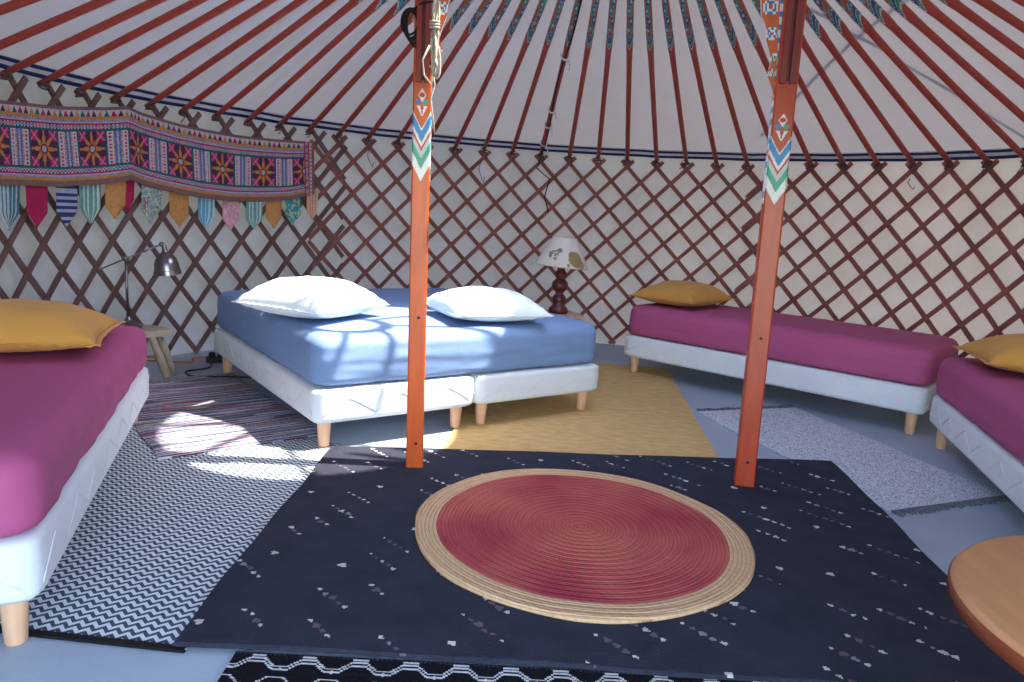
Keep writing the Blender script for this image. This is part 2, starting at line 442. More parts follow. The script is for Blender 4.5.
def make_pole(i):
    a = TH0+DTH*i
    rb = RR(a)-.004
    dz = (ZC-ZR)/(rb-RC) if True else .48
    p0 = Vector((CX+rb*cos(a), CY+rb*sin(a), ZR+.004)); p1 = Vector((CX+(RC-.01)*cos(a), CY+(RC-.01)*sin(a), ZC))
    d = (p1-p0); Lh = d.length; d.normalize()
    side = Vector((-sin(a), cos(a), 0)); nrm = side.cross(d).normalized()
    if nrm.z > 0: nrm = -nrm        # towards the room
    # painted end starts at radius 1.523 from the centre
    s_tip = Lh*(rb-1.523)/(rb-RC+.01)
    n1 = 7; ss = [(-.035)+(s_tip-.035+.035)*k/n1 for k in range(n1)]; k = s_tip-.035
    while k < Lh: ss.append(k); k += .0055 if k < s_tip+.15 else .011
    ss.append(Lh)
    ns = 32; vs = []
    for s_ in ss:
        rr = .0172 if s_ > .05 else .0172-.004*(.05-s_)/.085
        sq = 1.0+.22*min(1, max(0, (s_-s_tip+.10)/.12))
        c = p0+d*s_
        for q in range(ns):
            an = 2*pi*q/ns
            cx_, cy_ = cos(an), sin(an)
            e = .8 if s_ >= s_tip-.03 else 1.0
            ux = math.copysign(abs(cx_)**e, cx_); uy = math.copysign(abs(cy_)**e, cy_)
            vs.append(c+side*(rr*sq*ux)+nrm*(rr*sq*uy))
    fs = []; cols = []
    for j in range(len(ss)-1):
        t = (ss[j]+ss[j+1])/2-s_tip
        for q in range(ns):
            fs.append((j*ns+q, j*ns+(q+1) % ns, (j+1)*ns+(q+1) % ns, (j+1)*ns+q))
            an = 2*pi*(q+.5)/ns; v = cos(an)
            cols.append(pole_color(t, v/.93, i) if sin(an) > -.5 and t > 0 else RED)
    fs.append(tuple(reversed(range(ns)))); cols.append(REDB); m_ = (len(ss)-1)*ns; fs.append(tuple(range(m_, m_+ns))); cols.append(REDB)
    root = empty('roof_pole', p0)
    body = mesh_obj('painted_shaft', [v-p0 for v in vs], fs, M['paint'], root, cols=cols, smooth=True)
    # hide tie that knots the foot into the lattice fork
    mb = MB(); rng = random.Random(i)
    for w in range(3):
        pts = []; r = .020+.004*w; tilt = rng.uniform(-.5, .5); oz = -.006-.012*w
        for q in range(14):
            an = 2*pi*q/14
            pts.append(side*(r*cos(an))+Vector((cos(a), sin(a), 0))*(r*.8*sin(an)-.0)+Vector((0, 0, oz+tilt*.02*cos(an))))
        mb.tube(pts, .0042, 6, closed=True)
    e = side*rng.uniform(-.02, .02)
    mb.tube([Vector((0, 0, -.02))-Vector((cos(a), sin(a), 0))*.022, e-Vector((cos(a), sin(a), 0))*.026+Vector((0, 0, -.05)), e*2.2-Vector((cos(a), sin(a), 0))*.022+Vector((0, 0, -.05-rng.uniform(.01, .035)))], .0028, 5)
    mb.build('foot_tie', M['tie'], root, smooth=True)
    return root, p0, d, nrm
ORD = ['', 'first', 'second', 'third', 'fourth', 'fifth', 'sixth', 'seventh', 'eighth', 'ninth', 'tenth', 'eleventh', 'twelfth', 'thirteenth', 'fourteenth', 'fifteenth', 'sixteenth']
poles = {}
for i in range(-9, 42):
    poles[i] = make_pole(i)
# labels: count foot positions from the two support posts
for i, (root, p0, d, nrm) in poles.items():
    fx = proj(p0)
    if 26 <= i <= 41: lb = 'red roof pole, %s foot to the right of the right post' % (ORD[i-25] if i-25 < len(ORD) else 'last')
    elif 13 < i <= 24: lb = 'red roof pole, %s foot to the right of the left post, painted upper end' % ORD[i-13]
    elif i == 25: lb = 'red roof pole whose foot is hidden behind the right post'
    elif i == 13: lb = 'red roof pole leaving the wall just beside the left post'
    elif 0 <= i <= 12: lb = 'plain red roof pole, %s foot to the left of the left post' % ORD[13-i]
    else: lb = 'red roof pole at the top left, foot outside the frame, number %s inward from the corner' % ORD[-i]
    if i < 0: lb = 'red roof pole crossing the top left corner, %s above the one whose foot shows' % ORD[-i]
    tag(root, lb, 'roof pole', 'red roof poles radiating from the wall to the crown')

# cable tied along one roof pole and hanging down the lattice
root, p0, d, nrm = poles[17]
cb = empty('lamp_cable', p0); tag(cb, 'dark cable taped with white ties along a roof pole and dangling on the lattice', 'cable')
side = d.cross(nrm)
pts = [d*s_+nrm*(.024+.004*sin(s_*9))+side*(.012*sin(s_*5)) for s_ in [1.9-.1*k for k in range(20)]]
inn = Vector((cos(TH0+DTH*17), sin(TH0+DTH*17), 0))*-1
pts += [inn*.03+Vector((0, 0, -.04)), inn*.02+side*-.03+Vector((0, 0, -.12)), inn*.02+side*.08+Vector((0, 0, -.2)), inn*.02+side*.05+Vector((0, 0, -.34)), inn*.02+side*.09+Vector((0, 0, -.46))]
mb = MB(); mb.tube(pts, .0048, 6); mb.build('cord', M['black'], cb, smooth=True)
for s_ in (.16, .42, .62, 1.22):
    mb = MB(); c = d*s_+nrm*.006
    mb.tube([c+side*(.026*cos(q*pi/6))+nrm*(.026*sin(q*pi/6)) for q in range(12)], .0065, 6, closed=True)
    mb.tube([c+side*.02+nrm*.02, c+side*.035+nrm*.03+Vector((0, 0, -.03)), c+side*.03+nrm*.03+Vector((0, 0, -.06))], .004, 5)
    mb.build('white_tie', M['white_web'], cb, smooth=True)
# loose strings on the lattice
for (ii, zz, ln, lb) in ((11.0, 1.43, .13, 'loose looped string hanging on the lattice just left of the left post'), (14.9, 1.42, .17, 'loose dark string hanging on the lattice, left of the lamp cable'), (29.0, 1.42, .07, 'loose short string hanging on the right lattice near its top')):
    a = TH0+DTH*ii; sd = Vector((-sin(a), cos(a), 0)); b0 = cyl(a, zz, -.014)
    mb = MB(); mb.tube([b0, b0+sd*.012+Vector((0, 0, -ln*.4)), b0-sd*.014+Vector((0, 0, -ln*.8)), b0-sd*.03+Vector((0, 0, -ln)), b0-sd*.035+Vector((0, 0, -ln*.7))], .0028, 5)
    tag(mb.build('loose_string', M['tie'], smooth=True), lb, 'string')

# ------------------------------------------------------------------ the two support posts
P_OR = lin((196, 82, 26)); P_RD = lin((160, 38, 26)); P_W = lin((215, 220, 222)); P_B = lin((30, 124, 190)); P_G = lin((24, 150, 132)); P_R = lin((190, 36, 60)); P_DK = lin((90, 26, 26))
def post_color(z, v, base):
    q = z-1.128-.062*(abs(v))
    ztop = 1.335+.05*abs(v)
    if 0 <= q:
        if q < .045: return P_W
        if q < .082: return P_G
        if q < .108: return lin((180, 190, 190))
        if q < .122: return P_R
        if q < .140: return P_W
        if q < .180: return P_B
        if q < .187: return P_W
    # small jewel motif
    mz = z-1.405
    if abs(mz) < .05:
        if (v*.03)**2+(mz-.028)**2 < .009**2: return P_R
        if (abs(v)-.38)**2*.0009+(mz-.004)**2 < .009**2: return P_G if v > 0 else P_B
        if -.045 < mz < -.010 and abs(v) < .5*(mz+.045)/.035+.06: return P_W if abs(v) > .2*(mz+.045)/.035 else P_R
        if abs(v)*.032+abs(mz-.028)*.55 < .0135: return P_W
    return base
def make_post(x, y, w, rz, lean, base, brd, mirror, lab, zbat):
    root = empty('support_post', (x, y, .021), rz); tag(root, lab, 'post', 'painted support posts under the roof crown')
    ztop = 2.43; zs = []; z = .02
    while z < 1.08: zs.append(z); z += .05
    while z < 1.50: zs.append(z); z += .0025
    while z < ztop: zs.append(z); z += .05
    zs.append(ztop)
    nc = 24; ring = []
    cf = .07
    for sd in range(4):
        for k in range(nc):
            v = -1+2*(k/nc); X = v*w/2; Y = -w/2
            if abs(v) == 1: pass
            for _ in range(sd): X, Y = -Y, X
            ring.append((X*(1-.0), Y, sd))
    # round the corners slightly
    ring2 = []
    for X, Y, sd in ring:
        m_ = min(abs(X), abs(Y))/(w/2)
        s_ = 1-.06*max(0, (m_-.85)/.15)
        ring2.append((X*s_, Y*s_))
    n = len(ring2); vs = []; fs = []; cols = []
    for z in zs:
        for X, Y in ring2: vs.append((X+lean[0]*(z-.02), Y+lean[1]*(z-.02), z-.02))
    for j in range(len(zs)-1):
        zc = (zs[j]+zs[j+1])/2
        for q in range(n):
            fs.append((j*n+q, j*n+(q+1) % n, (j+1)*n+(q+1) % n, (j+1)*n+q))
            v = -1+2*((q % nc)+.5)/nc
            cols.append(post_color(zc, v, base))
    fs.append(tuple(reversed(range(n)))); cols.append(base); m_ = (len(zs)-1)*n; fs.append(tuple(range(m_, m_+n))); cols.append(base)
    mesh_obj('shaft', vs, fs, M['post'], root, cols=cols)
    L = lambda z: Vector((lean[0]*(z-.02), lean[1]*(z-.02), z-.02))
    # batten on the face, with a groove
    mb = MB(); zc = (zbat+ztop)/2; h = ztop-zbat
    Mr = Matrix.Rotation(atan2(lean[0], 1), 3, 'Y')
    mb.box(L(zc)+Vector((-w*.22, -w/2-.009, 0)), (w*.30, .02, h), M=Mr, col=brd)
    mb.box(L(zc)+Vector((w*.22, -w/2-.009, 0)), (w*.30, .02, h), M=Mr, col=brd)
    mb.box(L(zc+.004)+Vector((0, -w/2-.003, 0)), (w*.16, .008, h-.01), M=Mr, col=lin((90, 24, 26)))
    o = mb.build('face_batten', M['post'], root, cols=True, bevel=.002)
    # peg holes
    for zz in (.12, .62):
        mb = MB(); mb.lathe([(.006, -.0015), (.006, .0015)], 12, L(zz)+Vector((0.004, -w/2-.0006, 0)), Matrix.Rotation(pi/2, 3, 'X'))
        mb.build('bolt_hole', M['black'], root)
    # carved bracket board at the side, painted with scrolls
    prof = [(1.50, .000), (1.55, .012), (1.585, .030), (1.60, .038), (1.615, .030), (1.64, .026), (1.68, .036), (1.715, .050), (1.75, .052), (1.775, .060), (1.80, .074), (1.85, .080), (1.90, .088), (1.96, .11), (2.05, .14), (2.15, .19), (2.25, .27), (2.34, .34), (2.40, .36)]
    sgn = -1 if not mirror else 1
    nb = 12; vs = []; fs = []; cols = []; th = .013
    zz = []; z = 1.50
    while z < 2.40: zz.append(z); z += .009
    def wid(z):
        for (z0_, w0_), (z1_, w1_) in zip(prof, prof[1:]):
            if z0_ <= z <= z1_: return w0_+(w1_-w0_)*(z-z0_)/(z1_-z0_)
        return prof[-1][1]
    for yy in (-th, th):
        for z in zz:
            for k in range(nb+1):
                vs.append(L(z)+Vector((sgn*(w/2-.002+wid(z)*k/nb), yy, 0)))
    NZ = len(zz); off = NZ*(nb+1)
    def bc(z, f, wd):
        x_ = f*wd
        for cz, cx_, r_ in ((1.83, .045, .028), (1.74, .030, .022), (1.655, .014, .014), (1.60, .020, .013), (1.95, .06, .032), (2.08, .09, .04)):
            dd = hypot(z-cz, x_-cx_)
            if dd < r_:
                t = dd/r_; an = atan2(z-cz, x_-cx_)
                tt = (t+an/(2*pi)*.5) % 1
                if t > .78: return P_W
                if t > .5: return (P_B if int(cz*50) % 2 else P_G)
                if t > .3: return P_W
                return P_OR
        if f < .16: return P_W if (z*22) % 1 < .6 else P_B
        return lin((196, 96, 48))
    for side_ in (0, 1):
        o_ = side_*off
        for j in range(NZ-1):
            for k in range(nb):
                a_ = o_+j*(nb+1)+k; q = (a_, a_+1, a_+nb+2, a_+nb+1)
                fs.append(q if side_ else tuple(reversed(q))); cols.append(bc((zz[j]+zz[j+1])/2, (k+.5)/nb, wid(zz[j])))
    for j in range(NZ-1):
        a_ = j*(nb+1)+nb; fs.append((a_, a_+nb+1, a_+nb+1+off, a_+off)); cols.append(P_W)
    a_ = (NZ-1)*(nb+1); fs.append(tuple([a_+k for k in range(nb+1)]+[a_+off+k for k in reversed(range(nb+1))])); cols.append(P_W)
    mesh_obj('carved_bracket', vs, fs, M['post'], root, cols=cols)
    # white and blue edge strip below the bracket
    mb = MB(); z = 1.13
    while z < 1.52:
        mb.box(L(z+.011)+Vector((sgn*(w/2+.001), 0, 0)), (.004, w*.8, .021), M=Mr, col=(P_W if int(z*60) % 3 else (LTB if int(z*31) % 2 else lin((200, 110, 70))))); z += .022
    mb.build('edge_strip', M['post'], root, cols=True)
    return root, L
postA, LA = make_post(-.357, 2.775, .067, radians(7), (-.020, 0), P_OR, lin((128, 34, 30)), True,  # dark batten colour has the shade near the post top painted in
    'left orange painted support post with rope and black cable near its top', 1.475)
postB, LB = make_post(.973, 2.812, .076, radians(-13), (-.018, 0), lin((172, 62, 34)), lin((122, 42, 36)), False,
    'right orange red support post with painted chevrons and carved scroll bracket', 1.56)

# cable loop and rope on the left post
def circ(c, rx, rz, ang, n=22, ph=0, nx=(1, 0, 0), nz=(0, 0, 1)):
    nx = Vector(nx); nz = Vector(nz)
    return [Vector(c)+nx*(rx*cos(2*pi*k/n)*cos(ang)-rz*sin(2*pi*k/n)*sin(ang))+nz*(rx*cos(2*pi*k/n)*sin(ang)+rz*sin(2*pi*k/n)*cos(ang)) for k in range(n)]
pa = lambda z: Vector((-.357-.020*z, 2.770, z))
mb = MB()
for k in range(5):
    mb.tube(circ(pa(1.655)+Vector((-.032-.003*k, -.036-.004*(k % 3), .006*k)), .022+.002*k, .060-.004*k, .18-.06*k), .0042, 6, closed=True)
mb.tube([pa(1.72)+Vector((-.03, -.045, 0)), pa(1.74)+Vector((0, -.052, 0)), pa(1.75)+Vector((.04, -.046, 0))], .0045, 6)
tag(mb.build('cable_coil', M['black'], smooth=True), 'black cable coiled and hung on the left post near its top', 'cable')
mb = MB(); rng = random.Random(3)
for k in range(6):
    pts = []; n_ = 16; z0_ = 1.84-.015*k; z1_ = 1.50+.03*(k % 4)
    ph_ = rng.uniform(0, 6); am = rng.uniform(.006, .014)
    for q in range(n_+1):
        t = q/n_; pinch = 1-.75*exp(-((t-.48)/.10)**2)
        pts.append(pa(z0_+(z1_-z0_)*t)+Vector((.044+(k % 3-1)*.010*pinch+am*pinch*sin(t*7+ph_)*.6, -.036-.008*(k % 2)+.006*cos(t*9+ph_), 0)))
    mb.tube(pts, .0048, 6)
for k in range(3):
    mb.tube(circ(pa(1.665+.010*k)+Vector((.044, -.040, 0)), .016, .014, 0, n=14, nz=(0, 1, .25)), .0048, 6, closed=True)
mb.tube(circ(pa(1.555)+Vector((.052, -.036, 0)), .014, .062, .10), .0044, 6, closed=True)
mb.tube(circ(pa(1.58)+Vector((.040, -.044, 0)), .012, .050, -.12), .0044, 6, closed=True)
mb.tube([pa(1.53)+Vector((.04, -.04, 0)), pa(1.47)+Vector((.05, -.042, 0)), pa(1.42)+Vector((.036, -.042, 0)), pa(1.36)+Vector((.046, -.040, 0)), pa(1.30)+Vector((.054, -.038, 0))], .0028, 6)
mb.tube([pa(1.6)+Vector((.03, -.055, 0)), pa(1.55)+Vector((.006, -.058, 0)), pa(1.50)+Vector((.012, -.056, 0)), pa(1.47)+Vector((.036, -.05, 0))], .0040, 6)
tag(mb.build('rope_bundle', M['rope'], smooth=True), 'pale rope looped and knotted against the right side of the left post', 'rope')

# ------------------------------------------------------------------ soft shapes
def rounded_block(w, l, z0, z1, rv, re, seg=.05, wr=0, seed=0, rb=.012, bulge=.008, lift=0):
    """w along x, l along y, origin at the near left floor corner; vertical corner radius rv, top edge radius re"""
    nx = max(6, int(w/seg)); ny = max(6, int(l/seg)); nz = max(8, int((z1-z0)/.011))
    vs = {}; V = []; F = []
    def pt(x, y, z):
        # x,y,z in block; rounding by clamping to inner box
        cx_, cy_ = min(max(x, rv), w-rv), min(max(y, rv), l-rv)
        dx, dy = x-cx_, y-cy_
        m_ = max(abs(dx), abs(dy))
        if m_ > 1e-9 and abs(dx) > 1e-9 and abs(dy) > 1e-9:
            ln = hypot(dx, dy); dx, dy = dx/ln*m_, dy/ln*m_
        X, Y = cx_+dx, cy_+dy
        # edge rounding: top
        ex = m_/rv if rv else 0
        d_edge = (1-ex)*rv if m_ > 0 else min(x-rv, w-rv-x, y-rv, l-rv-y)+rv
        Z = z
        return X, Y, Z, d_edge
    def key(i, j, k): return (i, j, k)
    def get(i, j, k):
        if (i, j, k) in vs: return vs[(i, j, k)]
        # non-uniform spacing near borders
        def sp(t, n, L_):
            u = t/n
            return L_*(u-.10*sin(2*pi*u)/(2*pi)*5*.6)
        x = sp(i, nx, w); y = sp(j, ny, l); z = z0+(z1-z0)*k/nz
        X, Y, Z, de = pt(x, y, z)
        h = z1-z; b_ = z-z0
        # rounding of the top edge by pushing in
        def inset(t, r): return 0 if t >= r else r-sqrt(max(0, r*r-(r-t)**2))
        if k in (0, nz):
            r_ = re if k else rb
            X = w/2+(X-w/2)*(w-2*r_)/w; Y = l/2+(Y-l/2)*(l-2*r_)/l
            if k == nz and wr:
                edge_d = min(X-re, w-re-X, Y-re, l-re-Y)
                Z += (noise.noise(Vector((X*3.1+seed, Y*2.1, 1)))*wr*.55+noise.noise(Vector((X*9+Y*4+seed, Y*3, 1)))*wr*.22)*min(1, max(0, edge_d/.08))
            if k == 0 and lift: Z += lift*(.5+.5*noise.noise(Vector((X*2.3+seed, Y*2.3, 4))))
            V.append((X, Y, Z)); vs[(i, j, k)] = len(V)-1
            return len(V)-1
        if 0 < k < nz or True:
            onside = i in (0, nx) or j in (0, ny)
            if onside:
                ins = inset(h, re)+inset(b_, rb)
                cx_, cy_ = min(max(X, rv), w-rv), min(max(Y, rv), l-rv)
                n_ = Vector((X-cx_, Y-cy_))
                if n_.length < 1e-6: n_ = Vector((X-w/2, Y-l/2))
                n_.normalize()
                bl = bulge*sin(pi*min(1, max(0, (z-z0)/(z1-z0))))
                X -= n_.x*(ins-bl); Y -= n_.y*(ins-bl)
                if wr:
                    s_ = (X+Y)*2.2
                    f = noise.noise(Vector((X*5+seed, Y*5, z*22)))*.6+noise.noise(Vector((X*13+seed, Y*13, z*34)))*.4
                    low = 1-(z-z0)/(z1-z0)
                    X += n_.x*f*wr*(.5+low); Y += n_.y*f*wr*(.5+low)
                if lift and k == 0:
                    Z += lift*(.5+.5*noise.noise(Vector((X*2.3+seed, Y*2.3, 4))))
            else:
                t = min(de, re)
                dz = inset(t, re)
                if k == nz:
                    Z -= dz*.75
                    if wr: Z += noise.noise(Vector((X*3.1+seed, Y*2.1, 1)))*wr*.55+noise.noise(Vector((X*9+Y*4+seed, Y*3, 1)))*wr*.22
        V.append((X, Y, Z)); vs[(i, j, k)] = len(V)-1
        return len(V)-1
    for i in range(nx):
        for j in range(ny):
            F.append((get(i, j, nz), get(i+1, j, nz), get(i+1, j+1, nz), get(i, j+1, nz)))
            F.append((get(i, j, 0), get(i, j+1, 0), get(i+1, j+1, 0), get(i+1, j, 0)))
    for k in range(nz):
        for i in range(nx):
            F.append((get(i, 0, k), get(i+1, 0, k), get(i+1, 0, k+1), get(i, 0, k+1)))
            F.append((get(i, ny, k), get(i, ny, k+1), get(i+1, ny, k+1), get(i+1, ny, k)))
        for j in range(ny):
            F.append((get(0, j, k), get(0, j, k+1), get(0, j+1, k+1), get(0, j+1, k)))
            F.append((get(nx, j, k), get(nx, j+1, k), get(nx, j+1, k+1), get(nx, j, k+1)))
    return V, F

def frame_obj(o, origin, ang):
    o.location = origin; o.rotation_euler = (0, 0, ang)

def inpoly(x, y, P):
    c = False
    for k in range(len(P)):
        (x1, y1), (x2, y2) = P[k], P[k-1]
        if (y1 > y) != (y2 > y) and x < (x2-x1)*(y-y1)/(y2-y1)+x1: c = not c
    return c
RUGS = [([(-1.338, 2.679), (-.80, 3.12), (-1.62, 4.13), (-2.13, 3.72)], .0185), ([(-.27, 3.02), (.955, 3.02), (1.125, 5.12), (-.13, 5.20)], .0105), ([(-1.95, 1.60), (-.70, 1.515), (-.715, 3.02), (-1.95, 3.30)], .0075)]
def ground_z(x, y, r=.02):
    for P, z in RUGS:
        if any(inpoly(x+dx, y+dy, P) for dx in (-r, 0, r) for dy in (-r, 0, r)): return z
    return .0005
def bed_base(x, y, ang, w, l, label, group=None, zlegs=.006, zb=.123, zt=.266, valance=False):
    root = empty('bed_base', (x, y, 0), ang); tag(root, label, 'bed base', group)
    V, F = rounded_block(w, l, zb, zt, .035, .014, seg=.06, wr=.0018, seed=x*3, rb=.010, bulge=.003)
    mesh_obj('upholstered_box', V, F, M['basecloth'], root, smooth=True)
    # quilting seam along the sides
    mb = MB(); i = 0
    for (p, q, nrm) in (((.03, 0), (w-.03, 0), (0, -1)), ((0, .03), (0, l-.03), (-1, 0)), ((w, .03), (w, l-.03), (1, 0)), ((.03, l), (w-.03, l), (0, 1))):
        n = max(4, int(hypot(q[0]-p[0], q[1]-p[1])/.11)); pts = []
        for k in range(n*6+1):
            t = k/(n*6); X = p[0]+(q[0]-p[0])*t+nrm[0]*.0042; Y = p[1]+(q[1]-p[1])*t+nrm[1]*.0042
            ph = (t*n/2) % 1; zz = (zb+zt)/2+.038*(1-4*abs(ph-.5))*.9
            pts.append((X, Y, zz))
        mb.tube(pts, .0015, 5)
    mb.build('quilting_seam', M['basecloth'], root, smooth=True)
    for lx in (.065, w-.065):
        for ly in (.065, l-.065):
            wx, wy = x+lx*cos(ang)-ly*sin(ang), y+lx*sin(ang)+ly*cos(ang); zlegs = ground_z(wx, wy)
            mb = MB(); mb.lathe([(.021, zlegs), (.0235, zlegs+.004), (.030, zb-.006), (.030, zb+.004)], 20, (lx, ly, 0)); mb.build('leg', M['legwood'], root, smooth=True, auto=True)
    return root
def mattress(x, y, ang, w, l, z0, z1, m, label, seed, seg=.045, wr=.006):
    V, F = rounded_block(w, l, z0, z1, .080, .058, seg=seg, wr=wr, seed=seed, rb=.035, bulge=.008, lift=.010)
    o = mesh_obj('fitted_sheet_mattress', V, F, m, None, smooth=True)
    frame_obj(o, (x, y, 0), ang)
    return tag(o, label, 'mattress')

def pillow(cx_, cy_, z, ang, w, l, h, m, label, seed, flange=.0, tilt=(0, 0), group=None, sag=.35):
    nx, ny = 44, 36; V = []; F = []
    def prof(u, v):
        a = max(0, 1-abs(u)**2.4); b = max(0, 1-abs(v)**2.4)
        return (a*b)**.52
    def xy(u, v):
        pin = 1-.085*(1-abs(u)**3)*0
        X = w/2*u*(1-.075*(1-v*v)**1.0*abs(u)**2); Y = l/2*v*(1-.075*(1-u*u)*abs(v)**2)
        # pull the corners out into ears
        return X, Y
    idx = {}
    for s_ in (1, -1):
        for i in range(nx+1):
            for j in range(ny+1):
                u = -1+2*i/nx; v = -1+2*j/ny
                u = sin(u*pi/2)*.35+u*.65; v = sin(v*pi/2)*.35+v*.65
                edge = i in (0, nx) or j in (0, ny)
                if edge and s_ < 0: idx[(s_, i, j)] = idx[(1, i, j)]; continue
                X, Y = xy(u, v); p = prof(u, v)
                hh = h*(.60 if s_ > 0 else .40)
                wn = noise.noise(Vector((X*7+seed, Y*7, s_*3)))*.010+noise.noise(Vector((X*16+seed, Y*16, s_)))*.004
                rim = max(abs(u), abs(v)); ruck = 0
                if rim > .6:
                    ar = (u if abs(v) > abs(u) else v)
                    ruck = sin(ar*38+3*noise.noise(Vector((ar*4, seed, 0))))*.0035*min(1, (rim-.6)/.25)*(1-.4*(rim > .97))
                Z = s_*hh*p+(wn*p**.5 if s_ > 0 else 0)+ruck*(1 if s_ > 0 else .5)
                Z += -(h*.20)*(max(0, rim-.55)/.45)**1.5*sag
                V.append(Vector((X, Y, Z+h*.40))); idx[(s_, i, j)] = len(V)-1
    for s_ in (1, -1):
        for i in range(nx):
            for j in range(ny):
                q = (idx[(s_, i, j)], idx[(s_, i+1, j)], idx[(s_, i+1, j+1)], idx[(s_, i, j+1)])
                F.append(q if s_ > 0 else tuple(reversed(q)))
    root = empty('pillow', (cx_, cy_, z), ang); tag(root, label, 'pillow', group)
    root.rotation_euler = (tilt[0], tilt[1], ang)
    # flat bottom: never sink into the mattress
    for v in V: v.z = max(v.z, .004)
    mesh_obj('pillowcase', V, F, m, root, smooth=True)
    # seam piping round the rim
    ring = [idx[(1, i, 0)] for i in range(nx+1)]+[idx[(1, nx, j)] for j in range(1, ny+1)]+[idx[(1, i, ny)] for i in range(nx-1, -1, -1)]+[idx[(1, 0, j)] for j in range(ny-1, 0, -1)]
    n = len(ring); rv = []; cen = Vector((0, 0, 0)); fs = []
    for q, k in enumerate(ring):
        p = V[k]; o_ = Vector((p.x, p.y, 0)).normalized(); fl = flange*(1+.25*noise.noise(Vector((q*.35, seed, 2))))
        tip = p+o_*fl+Vector((0, 0, .25*fl*noise.noise(Vector((q*.5, seed, 9)))))
        rv += [p+Vector((0, 0, .0018)), tip+Vector((0, 0, .0015)), tip-Vector((0, 0, .0015)), p-Vector((0, 0, .0018))]
    for q in range(n):
        a_ = 4*q; b_ = 4*((q+1) % n)
        for e in range(4): fs.append((a_+e, b_+e, b_+(e+1) % 4, a_+(e+1) % 4))
    mesh_obj('seam_edge', rv, fs, m, root, smooth=True)
    return root

# --- beds: origin = front left corner, y axis = long side, x axis = width
# double bed
DA = atan2(1.251, -.925)-pi/2
ux = Vector((cos(DA), sin(DA), 0)); uy = Vector((-sin(DA), cos(DA), 0))
FL = Vector((-.787, 2.881, 0))
bed_base(FL.x, FL.y, DA, .785, 1.62, 'white bed base with beech legs, left half of the blue double bed', 'white bases under the double bed', zlegs=.011)
q = FL+ux*.800
bed_base(q.x, q.y, DA, .785, 1.62, 'white bed base with beech legs, right half of the blue double bed', 'white bases under the double bed', zlegs=.014)
q = FL+ux*.012+uy*.012
mattress(q.x, q.y, DA, 1.56, 1.60, .268, .491, M['blue'], 'double mattress under a blue fitted sheet, lit by sun patches', 2.0, seg=.04, wr=.007)
# far right single
CA = atan2(.643, -.766)-pi/2                    # long axis points to the left end
ang = atan2(4.891-3.739, .811-2.184)            # from right corner to left corner
# width direction is away from camera = to the right of the long axis
C0 = Vector((2.182, 3.720, 0)); ly = Vector((cos(ang), sin(ang), 0)); lx = Vector((ly.y, -ly.x, 0))
bed_base(C0.x, C0.y, ang-pi/2, .78, 1.855, 'white bed base with beech legs under the far magenta single bed', None)
mattress(C0.x+lx.x*.005, C0.y+lx.y*.005, ang-pi/2, .77, 1.85, .268, .476, M['magenta'], 'single mattress in a magenta sheet against the lattice right of the table lamp', 5.0)
# right foreground single: long axis from far corner towards the camera, width to the right
e = Vector((-.274, -.962, 0)); D1 = Vector((2.160, 3.645, 0)); L_ = 1.84; D0 = D1+e*L_
angD = atan2(-e.y, -e.x)
bed_base(D0.x, D0.y, angD-pi/2, .78, L_, 'white bed base with beech legs cut off by the right edge of the photo', None)
mattress(D0.x, D0.y, angD-pi/2, .775, L_-.005, .268, .476, M['magenta'], 'single mattress in a magenta sheet, cut off by the right edge', 8.0)
# left foreground single: width to the left
e = Vector((.337, -.942, 0)).normalized(); A1 = Vector((-1.612, 3.165, 0)); L_ = 1.80
lxA = Vector((e.y, -e.x, 0))                     # points left
AL1 = A1+lxA*.80; A0 = A1+lxA*.80+e*L_           # near left corner
angA = atan2(-e.y, -e.x)
bed_base(A0.x, A0.y, angA-pi/2, .80, L_, 'white bed base with beech legs in the left foreground', None)
mattress(A0.x, A0.y, angA-pi/2, .797, L_-.002, .268, .456, M['magenta'], 'single mattress in a magenta sheet in the left foreground', 11.0, seg=.03, wr=.010)

pillow(-.958, 3.435, .491, radians(154), .51, .51, .185, M['white_cotton'], 'white pillow at the left head of the double bed, brightest in the sun', 1.0, flange=.004)
pillow(-.150, 3.700, .491, radians(26), .52, .52, .160, M['white_cotton'], 'white pillow at the right head of the double bed, beside the left post', 4.3, flange=.004)
pillow(1.175, 5.08, .476, atan2(.766, .643), .64, .46, .165, M['mustard'], 'mustard pillow on the far magenta bed, under the lattice', 7.7, flange=.020)
pillow(-1.79, 2.49, .458, atan2(-.337, -.942), .68, .48, .165, M['mustard'], 'mustard pillow on the left foreground bed', 9.1, flange=.022)
pillow(2.42, 3.20, .476, atan2(-.274, .962), .66, .46, .170, M['mustard'], 'mustard pillow on the right foreground bed, cut off by the photo edge', 12.3, flange=.020)

